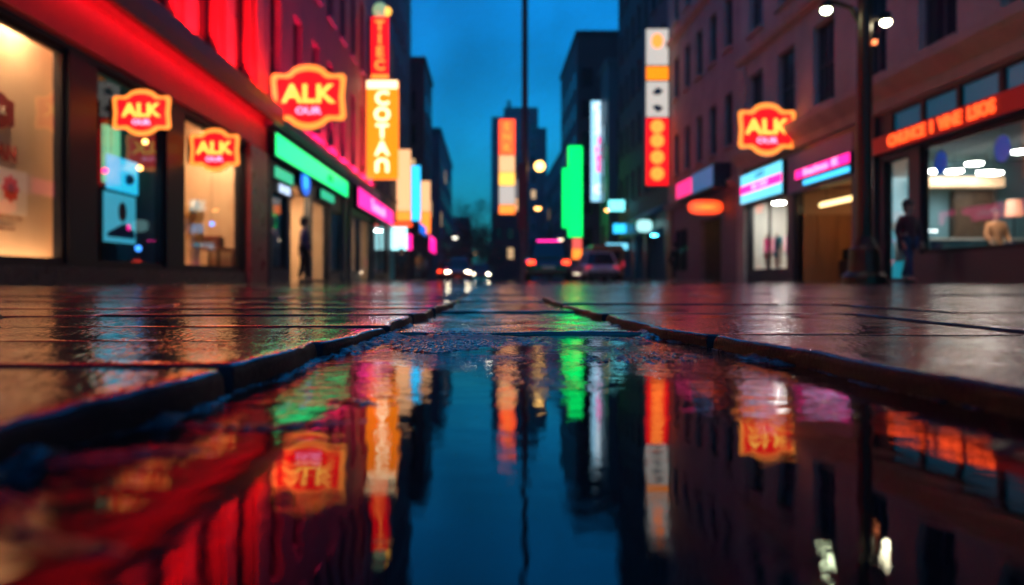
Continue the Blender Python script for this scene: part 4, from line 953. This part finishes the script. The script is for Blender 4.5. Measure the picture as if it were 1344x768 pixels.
t = thing('display_table', 'low dark display table beside the mannequin', 'table', (-5.98, 16.65, .1)); MB().box(-.3,.3,-.5,.5,.62,.68).build('table_top', wood, t)
for sx in (-1,1):
    for sy in (-1,1): MB().box(sx*.26-.02,sx*.26+.02,sy*.45-.02,sy*.45+.02,0,.62).build('leg', black_metal, t)
t = thing('gift_box', 'brown box standing on the low display table', 'box', (-5.98, 16.6, .781)); MB().box(-.18,.18,-.2,.2,0,.2).build('body', brown_ink, t, bevel=.01); MB().box(-.19,.19,-.21,.21,.202,.24).build('lid', rust, t, bevel=.008)
# green shop doorway
ceiling_disc('bright warm ceiling lamp at the green shop door', -5.9, 21.4, 2.7, .24, neon('downlight_bright', (1,.72,.42), 110), group='warm lamps in the green shop')
ceiling_disc('warm ceiling lamp deep in the green shop', -6.9, 24.6, 2.85, .2, down, group='warm lamps in the green shop')
t = thing('shelf_unit', 'orange wooden shelf unit inside the green shop', 'shelf', (-8.2, 23.4, 0.01), R(90))
MB().box(-1.6,-1.55,0,.4,0,2.2).box(1.55,1.6,0,.4,0,2.2).build('side_panel', wood, t)
for i in range(5): MB().box(-1.54,1.54,.005,.395,.05+i*.5,.09+i*.5).build('shelf', wood, t)
ceiling_disc('warm ceiling lamp in the pink sign shop', -6.3, 33.4, 2.85, .25, neon('downlight_bright', (1,.72,.42), 110), group='warm lamps in the pink sign shop')
ceiling_disc('cool lamp in the window at the start of the pink sign shop', -6.0, 31.4, 2.85, .15, neon('downlight_cool', (.4,.8,1), 60), group='lamps in the far left shops')
ceiling_disc('cool lamp behind the teal window of the green shop', -5.95, 19.8, 2.6, .08, neon('downlight_teal', (.05,.5,.8), 60), group='lamps in the far left shops')
ceiling_disc('cool lamp in the far teal window right of the green shop', -5.95, 27.4, 2.6, .10, neon('downlight_teal', (.05,.5,.8), 60), group='lamps in the far left shops')
ceiling_disc('white lamp deep in the cyan room of the slate building', -6.4, 44, 2.9, .3, neon('downlight_white', (.9,1,1), 60), group='lamps in the far left shops')
# diner (right)
dl = neon('diner_lamp', (1,.97,.88), 32)
for i, (x, y, z) in enumerate([(10.95,18.7,2.72),(11.45,18.7,2.72),(12.0,18.8,2.92),(11.9,18.2,2.62),(12.35,18.6,2.66),(12.05,17.2,2.95)]):
    ceiling_disc(['white disc lamp hanging farthest left in the diner window','white disc lamp second from the left in the diner window','highest white disc lamp in the middle of the diner','white disc lamp hanging just under the highest one','white disc lamp over the diner counter end','white disc lamp at the right edge of the picture'][i], x, y, z, .19, dl, 'pendant lamp', drop=3.15-z, group='disc lamps in the diner')
for i, (x, y) in enumerate([(11.5,13.5),(12.5,9.5),(11.5,5.5),(13.8,15.0)]):
    ceiling_disc(['disc lamp on the diner ceiling near the picture edge','disc lamp on the diner ceiling out of frame','disc lamp nearest on the diner ceiling','disc lamp deep over the diner tables'][i], x, y, 3.0, .2, neon('diner_lamp_soft', (.6,.85,1), 12), group='disc lamps in the diner')
t = thing('counter', 'long pale counter with warm lit canopy at the back of the diner', 'counter', (11.95, 19.2, .06))
MB().box(-1.3,1.6,-.3,.25,0,1.0).build('base', mat('teal_counter', (.04,.12,.15), .4), t); MB().box(-1.35,1.65,-.34,.29,1.003,1.06).build('counter_top', white_wall, t, bevel=.01)
MB().box(-1.2,1.0,-.12,.2,2.36,2.60).build('canopy', neon('warm_canopy', (1,.60,.32), .55, (.6,.4,.25)), t); MB().box(-1.1,-1.06,.1,.14,1.06,2.36).box(.9,.94,.1,.14,1.06,2.36).build('post', steel, t)
t = thing('menu_screen', 'small cyan screen on the diner back wall', 'screen', (10.95, 19.55, 1.85)); MB().box(-.3,.3,-.05,0,-.25,.25).build('frame', black_metal, t); MB().box(-.27,.27,-.06,-.052,-.22,.22).build('display', neon('cyan_screen', (.05,.5,.75), 1.0), t)
t = thing('cupboard', 'dark brown cupboard behind the diner counter', 'cupboard', (12.4, 19.45, .06)); MB().box(-.55,.45,-.1,.12,1.1,2.3).build('body', wood_dark, t); MB().box(-.5,-.06,-.12,-.103,1.15,2.25).build('door', wood_dark, t); MB().box(-.04,.4,-.12,-.103,1.15,2.25).build('door', wood_dark, t)
t = thing('floor_lamp', 'glowing orange standing lamp right of the cupboard', 'lamp', (13.05, 18.9, .06)); MB().lathe([(.16,0),(.16,.03),(.015,.05),(.015,1.6)], n=14).build('stand', black_metal, t); MB().lathe([(.2,1.6),(.16,2.0)], n=18).build('lamp_shade', neon('orange_shade', (1,.35,.1), .7), t)
def diner_table(x, y, label, seat_labels, chair_m):
    t = thing('dining_table', label, 'table', (x, y, .06), 0, 'diner tables'); MB().lathe([(.38,.72),(.4,.73),(.4,.755),(.38,.765)], n=24).build('table_top', white_wall, t); MB().lathe([(.26,0),(.26,.02),(.035,.05),(.03,.72)], n=16).build('pedestal', steel, t)
    for (dx, dy, rz), lab in zip(((-.65,0,90),(.65,0,-90)), seat_labels):
        c = thing('chair', lab, 'chair', (x+dx, y+dy, .06), R(-rz), 'diner chairs')
        MB().box(-.2,.2,-.2,.2,.43,.47).build('seat', chair_m, c, bevel=.012); MB().box(-.19,.19,-.21,-.18,.47,.88).build('backrest', chair_m, c, bevel=.01)
        for sx in (-1,1):
            for sy in (-1,1): MB().box(sx*.17-.015,sx*.17+.015,sy*.17-.015,sy*.17+.015,0,.43).build('leg', steel, c)
blue_seat = mat('blue_vinyl', (.02,.08,.22), .4); red_seat = mat('red_vinyl', (.35,.02,.03), .4)
diner_table(12.55, 16.2, 'round white diner table beside the seated person in blue', ['blue chair under the seated person in the diner','blue chair across from the seated person'], blue_seat)
diner_table(11.4, 14.0, 'round white diner table nearest the right picture edge', ['red chair left of the near diner table','red chair right of the near diner table'], red_seat)
diner_table(11.2, 17.6, 'round white diner table close to the glass door', ['blue chair by the glass door side of the diner','blue chair on the far side of the table by the door'], blue_seat)
diner_table(13.6, 17.6, 'round white diner table deepest in the diner', ['red chair before the deepest diner table','red chair behind the deepest diner table'], red_seat)
for lab, x, y, z in [('blue round banner hanging left in the diner window', 9.95, 16.75, 2.65), ('blue round banner hanging right in the diner window', 9.95, 14.75, 2.62)]:
    t = thing('hanging_banner', lab, 'banner', (x, y, z), R(-90), 'blue banners in the diner window'); MB().prism([(.22*math.cos(a), .26*math.sin(a)) for a in [2*math.pi*i/24 for i in range(24)]], 0, .02).build('disc', neon('blue_banner_glow', (.0,.07,.45), .55), t); MB().tube([(0,.01,.25),(0,.01,3.1-z)], .006, 6).build('cord', black_metal, t)  # discs are made to glow by themselves
t = thing('door_panel', 'cyan lit upright panel behind the glass door of the diner', 'panel', (10.48, 19.45, .1), 0); MB().box(-.42,.42,0,.04,0,2.6).build('panel', neon('teal_light_panel', (.0,.36,.50), .6), t)
MB().prism([(.16*math.cos(a)-.05, .12*math.sin(a)+1.35) for a in [2*math.pi*i/20 for i in range(20)]], -.012, -.003).build('emblem', mat('grey_decal', (.4,.42,.42), .6), t); MB().box(-.12,.14,-.012,-.003,.45,.95).build('emblem', mat('grey_decal', (.4,.42,.42), .6), t)
# pink shop doorway
t = thing('tube_lamp', 'long glowing tube lamp across the warm doorway', 'lamp', (10.05, 21.95, 2.28), R(-90)); MB().box(-1.2,1.2,0,.08,0,.13).build('tube', neon('warm_tube', (1,.72,.3), 3.2), t, bevel=.03); MB().box(-1.22,1.22,.082,.12,.02,.11).build('housing', grey_metal, t); MB().tube([(-.9,.1,.1),(-.9,.1,.68)], .01, 6).tube([(.9,.1,.1),(.9,.1,.68)], .01, 6).build('cord', black_metal, t)
t = thing('wooden_screen', 'orange wooden screen inside the warm doorway', 'screen', (10.55, 23.7, .02), 0)
for i in range(3): MB().box(-.9+i*.6+.01,-.3+i*.6-.01,0,.05,0,2.1).build('panel', wood, t)
t = thing('inner_door', 'dark inner door of the warm doorway', 'door', (11.05+.55, 23.75, .02), 0); MB().box(-.5,.5,0,.06,0,2.1).build('leaf', wood_dark, t); MB().ball((.4,-.04,1.0), .035, 10, 6).build('handle', steel, t)
t = thing('armchair', 'dark armchair standing just inside the warm doorway', 'chair', (11.1, 22.6, .02), 0); MB().box(-.4,.4,-.35,.3,.2,.45).build('seat', black_metal, t, bevel=.05); MB().box(-.4,.4,.3,.45,.2,1.0).build('backrest', black_metal, t, bevel=.05)
for s in (-1,1): MB().box(s*.46-.06,s*.46+.06,-.35,.42,.1,.65).build('armrest', black_metal, t, bevel=.03)
ceiling_disc('warm lamp above the wooden screen in the doorway', 11.2, 22.2, 2.85, .14, neon('downlight_doorway', (1,.5,.18), 60), group='warm lamps in the doorway')
# clothes window
for i, y in enumerate((25.1, 27.2)): ceiling_disc(['cool white lamp at the right end of the clothes window','cool white lamp at the left end of the clothes window'][i], 10.4, y, 2.8, .2, neon('downlight_neutral', (1,.97,.9), 110), group='lamps in the clothes window')
mannequin('mannequin in a teal coat in the bright clothes window', 10.02, 26.3, R(-90), .12, mat('teal_cloth', (.03,.22,.28), .8), 'mannequins in shop windows')
mannequin('mannequin in a brick red dress in the bright clothes window', 10.05, 27.3, R(-90), .12, mat('brick_cloth', (.35,.08,.05), .8), 'mannequins in shop windows')
mannequin('mannequin in pale blue at the right of the clothes window', 10.05, 25.3, R(-90), .12, mat('pale_blue_cloth', (.25,.4,.5), .8), 'mannequins in shop windows')
ceiling_disc('amber lamp over the dark door by the oval sign', 10.6, 32.9, 2.7, .12, neon('downlight_amber', (1,.45,.1), 50), group='amber door lamps')
ceiling_disc('blue lamp in the ground floor of the dark tower block', 10.6, 48.5, 2.9, .2, MATS['downlight_teal'], group='lamps in the far right shops')

# ================================================================== world, sun, camera
w = bpy.data.worlds.new('World'); scene.world = w; w.use_nodes = True; nt = w.node_tree; N = nt.nodes; L = nt.links
bg = N['Background']; sky = N.new('ShaderNodeTexSky'); sky.sky_type = 'NISHITA'; sky.sun_disc = False
sky.sun_elevation = R(5.0); sky.sun_rotation = R(215); sky.altitude = 0; sky.air_density = 1.6; sky.dust_density = .3; sky.ozone_density = 6
mx = N.new('ShaderNodeMix'); mx.data_type = 'RGBA'; mx.blend_type = 'MULTIPLY'; mx.inputs['Factor'].default_value = 1
mx.inputs['B'].default_value = (.10,2.15,3.1,1); L.new(sky.outputs[0], mx.inputs['A']); 
cn = N.new('ShaderNodeTexNoise'); cn.inputs['Scale'].default_value = 5; cn.inputs['Detail'].default_value = 5; cn.inputs['Distortion'].default_value = .4
ct = N.new('ShaderNodeTexCoord'); L.new(ct.outputs['Generated'], cn.inputs['Vector'])
cm_ = N.new('ShaderNodeMapRange'); cm_.inputs['From Min'].default_value = .3; cm_.inputs['From Max'].default_value = .7; cm_.inputs['To Min'].default_value = .55; cm_.inputs['To Max'].default_value = 1.2
L.new(cn.outputs['Fac'], cm_.inputs['Value'])
mc = N.new('ShaderNodeMix'); mc.data_type = 'RGBA'; mc.blend_type = 'MULTIPLY'; mc.inputs['Factor'].default_value = 1
L.new(mx.outputs['Result'], mc.inputs['A']); L.new(cm_.outputs['Result'], mc.inputs['B']); L.new(mc.outputs['Result'], bg.inputs['Color'])
bg.inputs['Strength'].default_value = .15
sl = bpy.data.lights.new('sun', 'SUN'); sl.energy = .02; sl.angle = R(12); sl.color = (.5,.7,1)
so = bpy.data.objects.new('sun', sl); COL.objects.link(so); so.rotation_euler = (R(80), 0, R(35))

hz = bpy.data.materials.new('evening_air'); hz.use_nodes = True; hn = hz.node_tree.nodes; hn.remove(hn['Principled BSDF'])
pv = hn.new('ShaderNodeVolumePrincipled'); pv.inputs['Color'].default_value = (1,1,1,1); pv.inputs['Density'].default_value = .0013
hz.node_tree.links.new(pv.outputs[0], hn['Material Output'].inputs['Volume'])
setp(MB().box(-410,410,-210,610,-1.1,60).build('haze', hz), kind='stuff')

cam = bpy.data.cameras.new('camera'); co = bpy.data.objects.new('camera', cam); COL.objects.link(co)
co.location = (0, 0, H); co.rotation_euler = (R(90), 0, 0)
cam.sensor_width = 36; cam.lens = 26.8; cam.shift_x = 32/1344; cam.shift_y = -16.5/1344
cam.clip_start = .01; cam.clip_end = 2000
cam.dof.use_dof = True; cam.dof.focus_distance = .98; cam.dof.aperture_fstop = 3.7
scene.camera = co
scene.render.engine = 'CYCLES'
c = scene.cycles; c.use_denoising = True; c.max_bounces = 8; c.glossy_bounces = 5; c.diffuse_bounces = 3; c.transparent_max_bounces = 12
c.use_light_tree = True; c.sample_clamp_indirect = 8; c.caustics_reflective = True; c.blur_glossy = .5
vs_ = scene.view_settings; vs_.view_transform = 'Standard'; vs_.look = 'None'; vs_.exposure = 0; vs_.gamma = 1; vs_.use_curve_mapping = False
